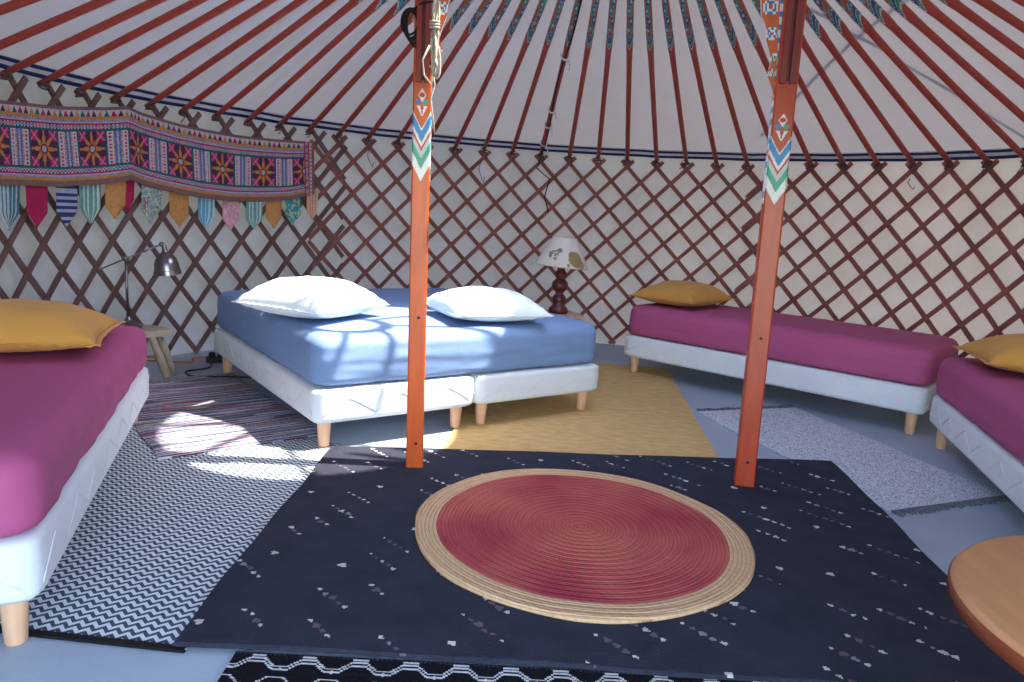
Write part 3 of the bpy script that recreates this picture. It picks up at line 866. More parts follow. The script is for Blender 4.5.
# ------------------------------------------------------------------ rugs
def rug(name, corners, z0, z1, m, label, nx=24, ny=24, wob=.006, seed=0, cat='rug', local_axes=None, sub=None):
    """corners near-left, near-right, far-right, far-left; object axes follow the near edge"""
    c = [Vector((p[0], p[1], 0)) for p in corners]
    o0 = (c[0]+c[1]+c[2]+c[3])/4
    xd = (c[1]-c[0]).normalized(); ang = atan2(xd.y, xd.x); Rm = Matrix.Rotation(-ang, 3, 'Z')
    V = []; F = []
    for lay, z in ((0, z1), (1, z0)):
        for i in range(nx+1):
            for j in range(ny+1):
                u, v = i/nx, j/ny
                p = (c[0]*(1-u)+c[1]*u)*(1-v)+(c[3]*(1-u)+c[2]*u)*v
                ed = 1 if (i in (0, nx) or j in (0, ny)) else 0
                w_ = Vector((noise.noise(Vector((p.x*4+seed, p.y*4, 0))), noise.noise(Vector((p.x*4, p.y*4+seed, 5))), 0))*wob
                q = Rm @ (p-o0+w_)
                zz = z-(.35*(z1-z0) if (ed and lay == 0) else 0)
                V.append((q.x, q.y, zz-z0))
    off = (nx+1)*(ny+1)
    for i in range(nx):
        for j in range(ny):
            a_ = i*(ny+1)+j; f = (a_, a_+ny+1, a_+ny+2, a_+1); F.append(f); F.append(tuple(k+off for k in reversed(f)))
    for i in range(nx):
        for j, fl in ((0, 0), (ny, 1)):
            a_ = i*(ny+1)+j; b_ = (i+1)*(ny+1)+j; f = (a_, a_+off, b_+off, b_); F.append(f if not fl else tuple(reversed(f)))
    for j in range(ny):
        for i, fl in ((0, 1), (nx, 0)):
            a_ = i*(ny+1)+j; b_ = a_+1; f = (a_, a_+off, b_+off, b_); F.append(f if not fl else tuple(reversed(f)))
    o = mesh_obj(name, V, F, m, None)
    o.location = (o0.x, o0.y, z0); o.rotation_euler = (0, 0, ang)
    if label: tag(o, label, cat)
    return o, o0, ang

zg = empty('zigzag_rug'); 
o, o0, an_ = rug('weave', [(-1.95, 1.60), (-.70, 1.515), (-.715, 3.02), (-1.95, 3.30)], .001, .007, zigzag_material(), None, wob=.003)
zg.location = o.location; zg.rotation_euler = o.rotation_euler; o.location = (0, 0, 0); o.rotation_euler = (0, 0, 0); o.parent = zg
tag(zg, 'flat grey and white zigzag rug beside the left bed, under the striped rug', 'rug')
mb = MB()
# dark bound edge on the near side
cn = [Vector(p) for p in ((-1.95, 1.60, 0), (-.70, 1.515, 0))]
Ri = Matrix.Rotation(-an_, 3, 'Z')
pts = [Ri @ (cn[0].lerp(cn[1], t/20)-Vector((o0.x, o0.y, 0)))+Vector((0, -.004, .004)) for t in range(21)]
vs = []
for p in pts: vs += [p+Vector((0, -.009, -.003)), p+Vector((0, -.009, .004)), p+Vector((0, .010, .004)), p+Vector((0, .010, -.003))]
fs = []
for k in range(20):
    for q_ in range(4): fs.append((4*k+q_, 4*k+4+q_, 4*k+4+(q_+1) % 4, 4*k+(q_+1) % 4))
mb.add(vs, fs); mb.build('bound_edge', M['black'], zg)

rg, ro, ra = rug('rag_rug', [(-1.338, 2.679), (-.80, 3.12), (-1.62, 4.13), (-2.13, 3.72)], .0075, .017, ragstripe_material(),
    'striped pink, navy and white rag rug between the left bed and double bed', wob=.012, seed=3)
rug('ochre_rug', [(-.27, 3.02), (.955, 3.02), (1.125, 5.12), (-.13, 5.20)], .001, .010, M['yellow_rug'],
    'plain ochre rug between the double bed and the far magenta bed', wob=.004)
gr = empty('speckled_rug'); 
o, o0g, ag = rug('weave', [(1.486, 2.644), (2.105, 2.905), (1.700, 4.205), (1.065, 3.974)], .001, .009, speckle_material(), None, wob=.020, seed=9)
gr.location = o.location; gr.rotation_euler = o.rotation_euler; o.location = (0, 0, 0); o.rotation_euler = (0, 0, 0); o.parent = gr
tag(gr, 'grey speckled fringed rug in front of the far magenta bed', 'rug')
Rg = Matrix.Rotation(-ag, 3, 'Z')
for (p, q_, out) in (((1.486, 2.644), (2.105, 2.905), (.3, -.95)), ((1.065, 3.974), (1.700, 4.205), (-.3, .95))):
    mb = MB(); rng = random.Random(5); n = 46
    for k in range(n):
        b0 = Vector((p[0], p[1], 0)).lerp(Vector((q_[0], q_[1], 0)), (k+.5)/n); od = Vector((out[0], out[1], 0))
        for s_ in range(2):
            d_ = od*rng.uniform(.022, .045)+Vector((rng.uniform(-.014, .014), rng.uniform(-.008, .008), 0))
            pts = [Rg @ (b0-Vector((o0g.x, o0g.y, 0))+v) for v in (-od*.006+Vector((0, 0, .005)), d_*.5+Vector((rng.uniform(-.006, .006), 0, .009)), d_+Vector((0, 0, .003)))]
            mb.tube(pts, [.0035, .0042, .002], 5)
    mb.build('fringe', M['fringe'], gr, smooth=True)

# black and white rug at the bottom edge: wavy line pattern
def bw_color(X, Y, Wd, Hd):
    # X along the edge, Y distance from the near... edge seen in photo (0 at far edge)
    blk = lin((20, 21, 27)); wht = lin((196, 198, 200)); gry = lin((70, 74, 82))
    per = .115
    ph = (X/per) % 1; t = abs(ph-.5)*2            # 0 at crest, 1 at trough
    prof = max(0, min(1, (t-.30)/.42))
    for off in (.020, .032):
        yc = off+prof*.026
        if abs(Y-yc) < (.0024 if prof in (0, 1) else .0034): return wht
    if abs(Y-.010) < .0022 and t < .30: return wht
    for row in range(1, 8):
        y0 = .075*row
        s = .5*(row % 2)
        ph2 = ((X/per)+s) % 1; t2 = abs(ph2-.5)*2
        d = abs((ph2-.5)*per)+abs(Y-y0+.018)
        if d < .007 and d > .002: return wht
        if row > 0:
            prof2 = max(0, min(1, (t2-.30)/.42))
            if abs(Y-(y0+.010+prof2*.026)) < .003: return wht
    if abs(Y-.004) < .0012 and (X*90) % 1 < .4: return gry
    
    return blk
Wd, Hd = 1.45, .62; rs = .0052
nx, ny = int(Wd/rs), 40
V = []; F = []; C = []
ys = [min(Hd, .0032*j) for j in range(ny)]+[.128+(Hd-.128)*k/34 for k in range(35)]
for i in range(nx+1):
    for y_ in ys: V.append((i*rs, -y_, .009))
m2 = len(ys)
for i in range(nx):
    for j in range(m2-1):
        a_ = i*m2+j; F.append((a_, a_+1, a_+m2+1, a_+m2)); C.append(bw_color((i+.5)*rs, (ys[j]+ys[j+1])/2, Wd, Hd))
n0 = len(V); X1 = nx*rs
V += [(0, 0, .009), (X1, 0, .009), (X1, -Hd, .009), (0, -Hd, .009), (0, 0, 0), (X1, 0, 0), (X1, -Hd, 0), (0, -Hd, 0)]
for q_ in range(4): F.append((n0+q_, n0+(q_+1) % 4, n0+4+(q_+1) % 4, n0+4+q_)); C.append(lin((20, 21, 27)))
o = mesh_obj('patterned_rug', V, F, M['tint_rug'], None, cols=C)
o.location = (-.585, 1.512, .001); o.rotation_euler = (0, 0, radians(1.0))
tag(o, 'black rug with white wavy line pattern at the bottom edge of the photo', 'rug')

# navy rug with flecks
nv = empty('navy_rug')
cs = [(-.738, 1.520), (1.345, 1.530), (1.495, 3.185), (-.735, 2.950)]
import numpy as np
c4 = [Vector((p[0], p[1], 0)) for p in cs]; on = (c4[0]+c4[1]+c4[2]+c4[3])/4; an2 = atan2((c4[1]-c4[0]).y, (c4[1]-c4[0]).x)
nv.location = (on.x, on.y, .0105); nv.rotation_euler = (0, 0, an2)
tag(nv, 'large dark navy rug with cream flecks in diagonal rows, under the two posts', 'rug')
NX, NY = 440, 320
uu, vv = np.meshgrid(np.linspace(0, 1, NX+1), np.linspace(0, 1, NY+1), indexing='ij')
cc = [np.array((p.x, p.y)) for p in c4]
P = ((cc[0]*(1-uu[..., None])+cc[1]*uu[..., None])*(1-vv[..., None])+(cc[3]*(1-uu[..., None])+cc[2]*uu[..., None])*vv[..., None])
wav = .004*np.sin(P[..., 1]*5+1)+.003*np.sin(P[..., 1]*13)
P[..., 0] += wav; P[..., 1] += .004*np.sin(P[..., 0]*4+2)+.003*np.sin(P[..., 0]*11)
ctr = (P[:-1, :-1]+P[1:, 1:])/2                         # face centres
colr = np.empty((NX, NY, 3)); colr[:] = lin((50, 52, 64))
hgt = np.zeros((NX+1, NY+1))
rng = random.Random(11)
def fleck(x, y, r, col):
    el = rng.uniform(.65, 1.0); a_ = rng.uniform(0, 6)
    x0, y0 = cc[0]; i0 = int((x-min(cc[0][0], cc[3][0]))/2.2*NX); 
    # local window search
    iw = slice(max(0, i0-26), min(NX, i0+26)); j0 = int((y-1.52)/1.55*NY); jw = slice(max(0, j0-30), min(NY, j0+30))
    sub = ctr[iw, jw]
    if sub.size == 0: return
    dx = sub[..., 0]-x; dy = sub[..., 1]-y
    p_ = (dx-dy)*.7071; q_ = (dx+dy)*.7071; th = np.arctan2(q_, p_)
    m_ = (p_/r)**2+(q_/(r*el))**2 < 1+.35*np.sin(3*th+a_)
    colr[iw, jw][m_] = col
CRM, MAU, GRY = lin((200, 198, 188)), lin((104, 88, 104)), lin((136, 138, 146))
dirn = Vector((1, -1)).normalized(); per = Vector((1, 1)).normalized()
for row in range(-14, 44):
    off = row*.104+rng.uniform(-.012, .012); s_ = -3.2+rng.uniform(0, .3)
    while s_ < 3:
        ln = rng.choice([1, 1, 3, 4, 4, 5, 5, 6, 7])
        for k in range(ln):
            b = dirn*(s_+k*.029)+per*off+Vector((-1.2, 1.5))
            mid = 1-abs(k-(ln-1)/2)/max(1, ln/2)
            r = (.0055+.0045*mid)*rng.uniform(.7, 1.4) if ln > 1 else rng.uniform(.009, .013)
            cl = CRM if (k in (0, ln-1) or rng.random() < .3) else rng.choice([MAU, MAU, GRY])
            if -.8 < b.x < 1.6 and 1.5 < b.y < 3.25: fleck(b.x+rng.uniform(-.004, .004), b.y+rng.uniform(-.004, .004), r, cl)
        s_ += ln*.029+rng.uniform(.10, .28)
R2 = np.array([[cos(-an2), -sin(-an2)], [sin(-an2), cos(-an2)]])
Q = (P-np.array((on.x, on.y))) @ R2.T
top = np.concatenate([Q.reshape(-1, 2), np.full(((NX+1)*(NY+1), 1), .010)], axis=1).reshape(NX+1, NY+1, 3)
top[0, :, 2] = top[-1, :, 2] = .006; top[:, 0, 2] = top[:, -1, 2] = .006
nvv = (NX+1)*(NY+1)
verts = [tuple(v) for v in top.reshape(-1, 3)]
I = (np.arange(NX)[:, None]*(NY+1)+np.arange(NY)[None, :])
faces = np.stack([I, I+NY+1, I+NY+2, I+1], axis=-1).reshape(-1, 4).tolist(); colsn = colr.reshape(-1, 3).tolist()
rim = [i*(NY+1) for i in range(NX+1)]+[NX*(NY+1)+j for j in range(1, NY+1)]+[i*(NY+1)+NY for i in range(NX-1, -1, -1)]+[j for j in range(NY-1, 0, -1)]
nb_ = len(verts); base_c = list(lin((50, 52, 64)))
for k in rim: verts.append((verts[k][0], verts[k][1], 0))
for q_ in range(len(rim)):
    a_, b_ = rim[q_], rim[(q_+1) % len(rim)]; faces.append([a_, nb_+q_, nb_+(q_+1) % len(rim), b_]); colsn.append(base_c)
faces.append([nb_+q_ for q_ in reversed(range(len(rim)))]); colsn.append(base_c)
mesh_obj('flecked_pile', verts, faces, M['navy_rug'], nv, cols=colsn)

# round jute rug
RJ = .552
mb = MB(); n = 160; rings = 46
vs = [(0, 0, .012)]; fs = []
def jr(a): return RJ*(1+.008*sin(3*a+1)+.006*sin(7*a)+.004*noise.noise(Vector((cos(a)*6, sin(a)*6, 0))))
for k in range(1, rings+1):
    for i in range(n):
        a = 2*pi*i/n; r = jr(a)*k/rings
        z = .0115+.0016*(1 if k % 2 else -1)
        if k == rings: z = .007
        vs.append((r*cos(a), r*sin(a), z+.0015*noise.noise(Vector((r*cos(a)*5, r*sin(a)*5, 0)))))
fs += [(0, 1+i, 1+(i+1) % n) for i in range(n)]
for k in range(rings-1):
    for i in range(n):
        a_ = 1+k*n+i; b_ = 1+k*n+(i+1) % n; fs.append((a_, a_+n, b_+n, b_))
base = len(vs)
for i in range(n):
    a = 2*pi*i/n; vs.append((jr(a)*cos(a), jr(a)*sin(a), 0))
for i in range(n):
    a_ = 1+(rings-1)*n+i; b_ = 1+(rings-1)*n+(i+1) % n; fs.append((a_, base+i, base+(i+1) % n, b_))
fs.append(tuple(reversed(range(base, base+n))))
mb.add(vs, fs)
o = mb.build('round_rug', jute_material(RJ), None, smooth=True); o.location = (.268, 2.263, .0215)
tag(o, 'round braided jute rug, red with a natural straw border, on the navy rug', 'rug')

# ------------------------------------------------------------------ embroidered hanging and pennants
def interp(tab, x):
    if x <= tab[0][0]: return tab[0][1]
    for (a, b), (c, d_) in zip(tab, tab[1:]):
        if a <= x <= c: return b+(d_-b)*(x-a)/(c-a)
    return tab[-1][1]
TOP = [(132.9, 1.432), (139, 1.418), (145, 1.412), (150, 1.418), (154, 1.428), (159, 1.452), (162.5, 1.468), (165, 1.445), (171, 1.408), (179.5, 1.380), (190, 1.37)]
BOT = [(132.9, 1.072), (137, 1.020), (141.7, .998), (146, .990), (151, 1.000), (157, 1.035), (162.4, 1.078), (166, 1.045), (171.8, 1.018), (180, 1.012), (190, 1.0)]
def hang_dr(adeg, v=0):
    k = exp(-((adeg-162.5)/2.2)**2)
    return -.050-.045*k-.012*sin(radians(adeg)*22)*v-.015*v
K = {'brn': lin((120, 92, 92)), 'wht': lin((184, 170, 180)), 'red': lin((160, 36, 76)), 'mag': lin((158, 36, 88)), 'grn': lin((26, 96, 96)), 'mus': lin((180, 124, 66)),
     'nav': lin((58, 58, 100)), 'blu': lin((120, 140, 190)), 'dk': lin((72, 46, 74)), 'mir': lin((150, 155, 160)), 'org': lin((196, 104, 52)), 'pin': lin((196, 110, 140))}
def band_color(u, v):
    """u metres along, v 0 top .. .5 mid (mirrored below)"""
    H = .40; top = v < .5; y = (v if top else 1-v)*H
    if top:
        if y < .018: return K['brn']
        if y < .052:
            ph = (u/.036) % 1; k = int(u/.036) % 4; h = (.052-y)/.034
            if abs(ph-.5) < .5*(1-h)*.95: return [K['red'], K['grn'], K['mus'], K['dk']][k]
            return K['wht']
        y2 = y-.052
    else:
        if y < .022: return K['brn']
        y2 = y-.022
        if y2 < .006: return K['brn']
        y2 -= .006
    if y2 < .012: return K['mus']
    if y2 < .032: return K['wht'] if ((u+y2*(.5 if top else -.5))/.0098) % 1 < .5 else (K['nav'] if y2 < .022 else K['blu'])
    if y2 < .040: return K['mag']
    if y2 < .060:
        cu = int(u/.0105); cv = int((y2-.04)/.0067)
        if (cu+cv) % 2: return K['wht']
        return [K['mag'], K['nav'], K['grn']][(cu//6) % 3]
    if y2 < .068: return K['grn']
    if y2 < .074: return K['nav']
    return None
def hang_color(u, v, edge):
    if edge < .018: return K['brn']
    if edge < .036:
        return K['mus'] if (v*14) % 1 < .5 else K['wht']
    if edge < .046: return K['mag']
    if edge < .064: return K['wht'] if (v*40) % 1 < .5 else K['nav']
    if edge < .072: return K['mag']
    c = band_color(u, v)
    if c: return c
    y = v*.40; yc = .215; hh = .098
    P = .302; x = (u % P)
    sq = .170
    if x < sq:                                   # star square
        X = (x-sq/2)/(sq/2); Y = (y-yc)/hh
        if abs(X) > .94: return K['nav']
        r = hypot(X, Y); an = atan2(Y, X)
        if r < .17: return K['mir']
        if r < .26: return K['dk']
        star = .30+.46*abs(cos(4*an))**2.2
        if r < star: return K['mus'] if r > .36 else K['org']
        if abs(X) > .40 and abs(Y) > .40:
            if abs(abs(X)-abs(Y)) < .07 or abs(abs(X)+abs(Y)-1.35) < .06: return K['pin']
            return K['mag']
        if (abs(X) > .40) != (abs(Y) > .40) and r < 1.0: return K['org'] if abs(X*Y) < .05 else K['dk']
        return K['dk']
    x2 = (x-sq)/(P-sq)
    if x2 < .06 or x2 > .94: return K['grn']
    if x2 < .30 or x2 > .70:
        if abs(x2-.18) < .045 or abs(x2-.82) < .045: return K['red'] if (y/.019) % 1 < .5 else K['wht']
        return K['wht']
    if abs(x2-.5) < .035: return K['blu'] if ((y+x2*.02)/.012) % 1 < .5 else K['wht']
    if abs(x2-.5) < .14: return K['blu'] if ((y+abs(x2-.5)*.09)/.014) % 1 < .5 else K['nav']
    return K['mus'] if (y/.010) % 1 < .7 else K['wht']
a_r, a_l = 132.9, 189.0
arc = radians(a_l-a_r)*2.66; rs = .0046; nu = int(arc/rs); nv_ = 96
V = []; F = []; C = []
for i in range(nu+1):
    ad = a_r+(a_l-a_r)*i/nu; zt, zb_ = interp(TOP, ad), interp(BOT, ad)
    for j in range(nv_+1):
        v = j/nv_; V.append(cyl(radians(ad), zt+(zb_-zt)*v, hang_dr(ad, v)))
# phase: a star centre at 160.53 deg
u_star = radians(160.53-a_r)*2.66; ph = (.085-u_star) % .302
for i in range(nu):
    for j in range(nv_):
        a_ = i*(nv_+1)+j; F.append((a_, a_+1, a_+nv_+2, a_+nv_+1))
        u = (i+.5)/nu*arc
        C.append(hang_color(u+ph, (j+.5)/nv_, u))
org = cyl(radians(160), 1.0)
em = mesh_obj('embroidered_hanging', [v-org for v in V], F, M['tint_cloth'], None, cols=C, smooth=True); em.location = org
sm = em.modifiers.new('thickness', 'SOLIDIFY'); sm.thickness = .006; sm.offset = 1
tag(em, 'long embroidered cloth with mirror stars and magenta squares hung on the left lattice', 'wall hanging')

pn = empty('pennant_bunting', org); tag(pn, 'row of pointed fabric pennants in mixed prints showing below the embroidered hanging', 'bunting')
PEN = [(8, 'ts'), (37, 'ras'), (66, 'navs'), (90, 'sage'), (113, 'org'), (128, 'ras2'), (151, 'flor'), (179, 'org'), (206, 'blus'), (231, 'pink'), (254, 'sage'), (274, 'org'), (293, 'tfl'), (312, 'sal')]
import math as _m
def ang_for_x(px, z=1.0, dr=-.03):
    lo, hi = radians(125), radians(192)
    for _ in range(40):
        md = (lo+hi)/2; x = proj(cyl(md, z, dr))
        if x[0] > px: lo = md
        else: hi = md
    return (lo+hi)/2
def pcol(kind, x, y):
    """x -.5...5, y 0 top..1"""
    n = noise.noise(Vector((x*7, y*9, len(kind)*3.3)))
    if kind == 'ts': return lin((60, 120, 140)) if (x*5) % 1 < .5 else lin((176, 190, 196))
    if kind in ('ras', 'ras2'): return lin((168, 40, 84))
    if kind == 'navs': return lin((52, 64, 116)) if (y*7) % 1 < .5 else lin((160, 164, 186))
    if kind == 'sage': return lin((112, 156, 156)) if (x*4.4+.2) % 1 < .7 else lin((190, 205, 200))
    if kind == 'org': return lin((196, 140, 88))
    if kind == 'flor': return lin((132, 160, 158)) if n < .05 else (lin((180, 190, 184)) if n < .3 else lin((150, 110, 110)))
    if kind == 'blus': return lin((104, 160, 190)) if (x*4.2) % 1 < .62 else lin((170, 200, 210))
    if kind == 'pink': return lin((206, 150, 172)) if n < .25 else lin((220, 180, 190))
    if kind == 'tfl': return lin((60, 150, 160)) if n < .1 else (lin((200, 190, 90)) if n > .28 else lin((170, 200, 190)))
    return lin((204, 140, 112)) if (x*4) % 1 < .55 else lin((214, 180, 160))
for idx_, (px, kind) in enumerate(PEN):
    a = ang_for_x(px); ad = degrees(a); zb_ = interp(BOT, ad)
    H_ = .205 if px < 200 else .185; W_ = .140 if px < 200 else .122
    if kind == 'ras2': W_ = .085; H_ = .165
    if kind == 'sal': W_ = .09
    dr = -.032+(.004 if idx_ % 2 else -.002)-.02*exp(-((ad-162.5)/3)**2)
    if kind == 'ras2': dr += .010
    V = []; F = []; C = []; nx, ny = 16, 30
    tw = random.uniform(-.08, .08)
    for j in range(ny+1):
        y = j/ny
        wf = (1-.08*y) if y < .68 else (1-.054)*(1-y)/.32
        wf = max(.03, wf)
        for i in range(nx+1):
            x = -.5+i/nx
            s_ = x*W_*wf+tw*y*y*.12
            V.append(cyl(a-s_/2.66, zb_+.035-(H_+.035)*y, dr+.006*sin(x*5+idx_)*y+.008*y))
    for j in range(ny):
        for i in range(nx):
            a_ = j*(nx+1)+i; F.append((a_, a_+1, a_+nx+2, a_+nx+1)); C.append(pcol(kind, (-.5+(i+.5)/nx)*(1 if j/ny < .6 else 1), (j+.5)/ny))
    o = mesh_obj('pennant', [v-org for v in V], F, M['tint_cloth'], pn, cols=C, smooth=True)
    sm = o.modifiers.new('thickness', 'SOLIDIFY'); sm.thickness = .003
mb = MB(); mb.tube([cyl(radians(133+54*k/60), interp(BOT, 133+54*k/60)+.03, -.028-.02*exp(-((133+54*k/60-162.5)/3)**2))-org for k in range(61)], .004, 6)
mb.build('string', M['rope'], pn, smooth=True)

# ------------------------------------------------------------------ left side: log stool and nickel lamp
st = empty('log_stool', (-2.055, 3.93, 0)); tag(st, 'small rustic stool of pale peeled log with splayed legs beside the left bed', 'stool')
V = []; F = []; n = 34
for z in (0, .028, .034):
    for k in range(n):
        a = 2*pi*k/n; r = .135*(1+.10*sin(2*a+.6)+.05*sin(5*a))*(1 if z < .03 else .94)
        V.append((r*1.15*cos(a), r*.85*sin(a), .248+z))
F = [tuple(reversed(range(n))), tuple(range(2*n, 3*n))]+[(j*n+i, j*n+(i+1) % n, (j+1)*n+(i+1) % n, (j+1)*n+i) for j in range(2) for i in range(n)]
mesh_obj('seat_slab', V, F, M['log'], st)
for (tx, ty, bx, by) in ((.10, -.06, .165, -.02), (-.04, -.075, -.00, -.09), (-.07, .07, -.13, .11), (.07, .07, .13, .12)):
    mb = MB(); mb.tube([(bx, by, ground_z(-2.055+bx, 3.93+by)+.003), ((bx+tx)/2+.004, (by+ty)/2, .13), (tx, ty, .25)], [.020, .023, .018], 12); mb.build('leg', M['log'], st, smooth=True)
mb = MB(); mb.tube([(-.02, -.085, .13), (.06, -.055, .135), (.13, -.03, .13)], .010, 10); mb.build('stretcher', M['log'], st, smooth=True)

# lamp faces the camera plane: right direction seen from the camera
lx0, ly0 = -2.110, 3.93
lm = empty('desk_lamp', (lx0, ly0, .283)); tag(lm, 'nickel desk lamp with dome shade and jointed arm on the log stool', 'lamp')
sd = Vector((.885, .465, 0)).normalized()
mb = MB(); mb.lathe([(.072, 0), (.074, .006), (.066, .012), (.050, .018), (.028, .030), (.017, .044), (.012, .056), (.010, .060)], 32); mb.build('base', M['chrome'], lm, smooth=True)
top = Vector((0, 0, .375))-sd*.004
mb = MB(); mb.tube([(0, 0, .05), top], [.0085, .0065], 14); mb.build('stem', M['chrome'], lm, smooth=True)
mb = MB(); Mj = Matrix.Rotation(pi/2, 3, 'X') ; mb.lathe([(.006, -.018), (.014, -.016), (.016, 0), (.014, .016), (.006, .018)], 18, top, Mj)
mb.lathe([(.003, -.02), (.010, -.01), (.012, 0), (.010, .01), (.003, .02)], 16, top); mb.build('joint', M['chrome'], lm, smooth=True)
armA = top-sd*.118+Vector((0, 0, -.058)); armB = top+sd*.175+Vector((0, 0, .083))
mb = MB(); mb.tube([armA, top, armB], .0045, 10); mb.tube([armA+Vector((0, 0, .004)), armA-sd*.012+Vector((0, 0, -.006))], .008, 10)
mb.tube([top+sd*.085+Vector((0, 0, .040)), top+sd*.11+Vector((0, 0, .052))], .0075, 10); mb.build('arm', M['chrome'], lm, smooth=True)
mb = MB(); mb.lathe([(.004, -.012), (.011, -.008), (.012, 0), (.009, .010), (.003, .014)], 16, armB); mb.tube([armB, armB+sd*.012+Vector((0, 0, .014))], .004, 8); mb.build('knuckle', M['chrome'], lm, smooth=True)
sh = armB+sd*.014+Vector((0, 0, -.006))
Ms = Matrix.Rotation(-.10, 3, Vector((-sd.y, sd.x, 0)))
prof = [(.012, 0), (.015, -.030), (.022, -.040), (.040, -.052), (.056, -.075), (.064, -.105), (.067, -.135), (.0705, -.137), (.072, -.160), (.070, -.160), (.065, -.136), (.060, -.105), (.050, -.075), (.035, -.056), (.012, -.045)]
mb = MB(); mb.lathe(prof, 36, sh, Ms, cap=False); mb.lathe([(.004, .012), (.012, .0), (.012, -.01)], 20, sh, Ms, cap=True); mb.build('dome_shade', M['chrome'], lm, smooth=True, auto=True)
mb = MB(); mb.lathe([(.002, -.13), (.018, -.118), (.022, -.100), (.014, -.075), (.011, -.05)], 20, sh, Ms); mb.build('bulb', M['white_web'], lm, smooth=True)

# black strip added where shadow lies by the cable; cords on the floor behind the double bed
ps = empty('shadow_strip', (-1.80, 4.42, 0), radians(15)); tag(ps, 'black strip standing in for shadow by the cable on the floor between the log stool and the double bed', 'shadow stand-in')
mb = MB(); mb.box((0, 0, .022), (.17, .055, .036)); mb.build('shadow_body', M['black'], ps, bevel=.005)
for k in range(3):
    mb = MB(); mb.lathe([(.018, .040), (.020, .041), (.020, .060), (.012, .068)], 18, (-.052+.052*k, 0, 0)); mb.build('shadow_lump', M['black'], ps, smooth=True)
def floor_curve(pts, r, m, name, lab):
    P = [Vector(p) for p in pts]; out = []
    for i in range(len(P)-1):
        p0 = P[max(i-1, 0)]; p1 = P[i]; p2 = P[i+1]; p3 = P[min(i+2, len(P)-1)]
        for k in range(8):
            t = k/8; out.append(.5*((2*p1)+(p2-p0)*t+(2*p0-5*p1+4*p2-p3)*t*t+(3*p1-p0-3*p2+p3)*t**3))
    out.append(P[-1]); mb = MB(); mb.tube(out, r, 7)
    return tag(mb.build(name, m, smooth=True), lab, 'cord')
pc = floor_curve([(-1.86, 4.40, .012), (-1.80, 4.25, .007), (-1.88, 4.12, .006), (-1.80, 4.02, .006), (-1.62, 3.985, .022), (-1.50, 4.05, .012), (-1.35, 4.1, .008)], .0045, M['black'], 'power_cord', 'black cord')
del pc['category']; pc.parent = ps; pc.matrix_parent_inverse = (Matrix.Translation(ps.location) @ Matrix.Rotation(radians(15), 4, 'Z')).inverted()
floor_curve([(-2.36, 4.28, .008), (-2.15, 4.33, .007), (-1.96, 4.36, .007), (-1.99, 4.47, .008), (-1.86, 4.56, .008)], .0045, M['orange_cord'], 'extension_cord', 'orange cord along the foot of the lattice wall')

# ------------------------------------------------------------------ right lamp on its small side table
tb = empty('side_table', (.275, 4.50, 0)); tag(tb, 'small pale wooden side table behind the double bed, under the table lamp', 'side table')
mb = MB(); mb.box((0, 0, .431), (.25, .25, .024), rz=radians(20)); mb.build('table_top', M['board'], tb, bevel=.004)
for sx in (-1, 1):
    for sy in (-1, 1):
        v = Matrix.Rotation(radians(20), 3, 'Z') @ Vector((sx*.10, sy*.10, 0)); mb = MB()
        mb.tube([(v.x*1.05, v.y*1.05, .012), (v.x, v.y, .420)], [.013, .016], 12); mb.build('leg', M['board'], tb, smooth=True)
tl = empty('table_lamp', (.272, 4.465, .444)); tag(tl, 'table lamp with turned dark wood base and cream animal print shade', 'lamp')
prof = [(.056, 0), (.062, .008), (.058, .030), (.048, .040), (.036, .055), (.040, .075), (.044, .095), (.030, .115), (.022, .125), (.030, .133), (.046, .150), (.051, .172), (.047, .192), (.028, .212), (.024, .218), (.038, .228), (.041, .240), (.032, .255), (.022, .270), (.024, .285), (.036, .296), (.037, .312), (.020, .318), (.012, .33)]
mb = MB(); mb.lathe(prof, 36); mb.build('turned_base', M['dark_wood'], tl, smooth=True)
n, k_ = 120, 48; V = []; F = []; C = []; z0, z1, r0, r1 = .290, .466, .164, .072
Mt = Matrix.Rotation(radians(3.0), 3, 'Y')
cshift = Vector((0, 0, .290))
for (dr,) in ((0,),):
    for j in range(k_+1):
        t = j/k_
        for i in range(n):
            a = 2*pi*i/n; r = r0+(r1-r0)*t+dr; V.append(Mt @ Vector((r*cos(a), r*sin(a), (z1-z0)*t))+cshift)
cam_a = atan2(-4.465, -.272)
def shade_col(i, t):
    a = 2*pi*(i+.5)/n; d_ = (a-cam_a+pi) % (2*pi)-pi; X = d_*.115; Y = t*.18      # metres: X to the viewer's right
    w = lin((216, 206, 198)); g = lin((116, 112, 104)); o_ = lin((156, 132, 88))
    def el(cx_, cy_, a_, b_, rot=0):
        x, y = X-cx_, Y-cy_; x, y = x*cos(rot)+y*sin(rot), -x*sin(rot)+y*cos(rot); return (x/a_)**2+(y/b_)**2 < 1
    if el(-.050, .085, .034, .014, .15) or el(-.020, .100, .016, .015) or el(-.075, .070, .006, .022, .4) or el(-.040, .060, .005, .022) or el(-.028, .062, .004, .020, -.2) or el(-.066, .06, .004, .02): return g if noise.noise(Vector((X*90, Y*90, 0))) > -.25 else w
    if el(.075, .052, .042, .046) or el(.052, .080, .022, .020) or el(.10, .03, .02, .03): return o_ if noise.noise(Vector((X*60, Y*60, 0))) > -.35 else lin((130, 116, 84))
    if el(.030, .018, .008, .010): return lin((100, 120, 80))
    if t < .03 or t > .97: return lin((190, 176, 160))
    return w
for j in range(k_):
    for i in range(n):
        F.append((j*n+i, j*n+(i+1) % n, (j+1)*n+(i+1) % n, (j+1)*n+i)); C.append(shade_col(i, (j+.5)/k_))
o = mesh_obj('lamp_shade', V, F, M['shade'], tl, cols=C, smooth=True)
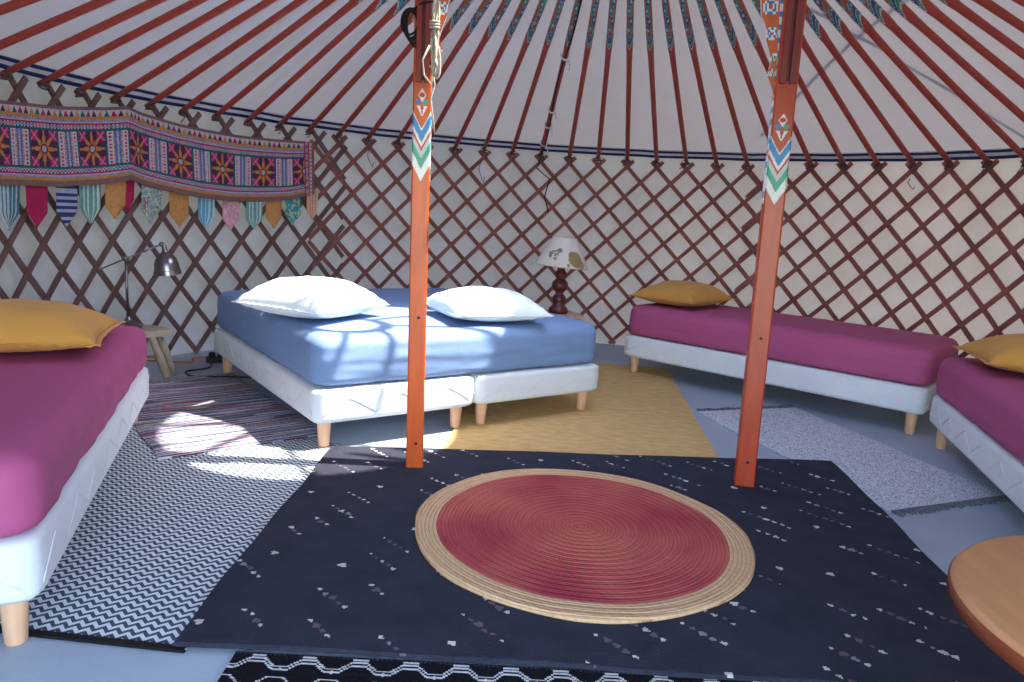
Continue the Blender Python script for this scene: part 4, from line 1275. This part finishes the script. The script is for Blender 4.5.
sm = o.modifiers.new('thickness', 'SOLIDIFY'); sm.thickness = .003; sm.offset = -1
mb = MB()
for k in range(3):
    a = 2*pi*k/3; mb.tube([(0, 0, .455), (.068*cos(a), .068*sin(a), .459)], .002, 6)
mb.tube([(0, 0, .32), (0, 0, .458)], .004, 8); mb.build('shade_carrier', M['chrome'], tl, smooth=True)

# ------------------------------------------------------------------ round table at the right edge
rt = empty('round_table', (1.165, 1.060, 0)); tag(rt, 'low round table with honey coloured top at the right foreground', 'table')
RT = .385
mb = MB(); mb.lathe([(RT-.012, .420), (RT-.002, .424), (RT, .432), (RT, .441), (RT-.006, .448), (RT-.014, .450)], 96); 
o = mb.build('table_top', M['tabletop'], rt, smooth=True, auto=True)
mb = MB(); mb.lathe([(RT-.03, .412), (RT+.0025, .416), (RT+.003, .436), (RT-.0005, .441)], 96, cap=False); mb.build('dark_rim', M['table_edge'], rt, smooth=True)
mb = MB(); mb.lathe([(.22, .37), (.24, .37), (.24, .421), (.22, .421), (.22, .37)], 48, cap=False); mb.build('apron', M['table_edge'], rt, smooth=False)
for k in range(4):
    a = pi/4+.35+k*pi/2; mb = MB(); mb.tube([(.20*cos(a), .20*sin(a), .003), (.20*cos(a), .20*sin(a), .21), (.20*cos(a), .20*sin(a), .42)], [.015, .019, .024], 14); mb.build('leg', M['table_edge'], rt, smooth=True)

# ------------------------------------------------------------------ light: sun through the crown and the canvas, sky
sun = bpy.data.lights.new('sun', 'SUN'); sun.energy = SUN_E if 'SUN_E' in globals() else 17.0; sun.angle = radians(.9); sun.color = (1.0, .93, .82)
so = bpy.data.objects.new('sun', sun); COL.objects.link(so)
to_sun = Vector((.50, .02, 1.0)).normalized()
so.rotation_euler = to_sun.to_track_quat('Z', 'Y').to_euler()
w = bpy.data.worlds.new('world'); S.world = w; w.use_nodes = True
nt = w.node_tree; bg = nt.nodes['Background']
sky = nt.nodes.new('ShaderNodeTexSky'); sky.sky_type = 'NISHITA'; sky.sun_disc = False
sky.sun_elevation = radians(62); sky.sun_rotation = radians(90); sky.air_density = 1.2
hz = nt.nodes.new('ShaderNodeMix'); hz.data_type = 'RGBA'; hz.inputs[0].default_value = .15
nt.links.new(sky.outputs[0], hz.inputs[6]); hz.inputs[7].default_value = (.62, .62, .60, 1)
nt.links.new(hz.outputs[2], bg.inputs['Color']); bg.inputs['Strength'].default_value = 2.1

# ------------------------------------------------------------------ camera
cam = bpy.data.cameras.new('camera'); co = bpy.data.objects.new('camera', cam); COL.objects.link(co)
cam.sensor_fit = 'HORIZONTAL'; cam.sensor_width = 36; cam.lens = CAM_F/1024*36; cam.clip_start = .02; cam.clip_end = 200
co.location = (0, 0, CAM_H)
fwd = Vector((0, cos(CAM_PITCH), -sin(CAM_PITCH))); up = Vector((0, sin(CAM_PITCH), cos(CAM_PITCH))); right = Vector((1, 0, 0))
cr_, sr_ = cos(CAM_ROLL), sin(CAM_ROLL)
# image x axis = right*cos + up*sin ; image up = -right*sin... (scene appears turned clockwise)
ix = right*cr_+up*sr_*1.0; iu = up*cr_-right*sr_
Mc = Matrix((ix, iu, -fwd)).transposed(); co.rotation_euler = Mc.to_euler()
S.camera = co
S.view_settings.view_transform = 'Standard'; S.view_settings.look = 'None'; S.view_settings.exposure = 0.12; S.view_settings.gamma = 1; S.view_settings.use_curve_mapping = False
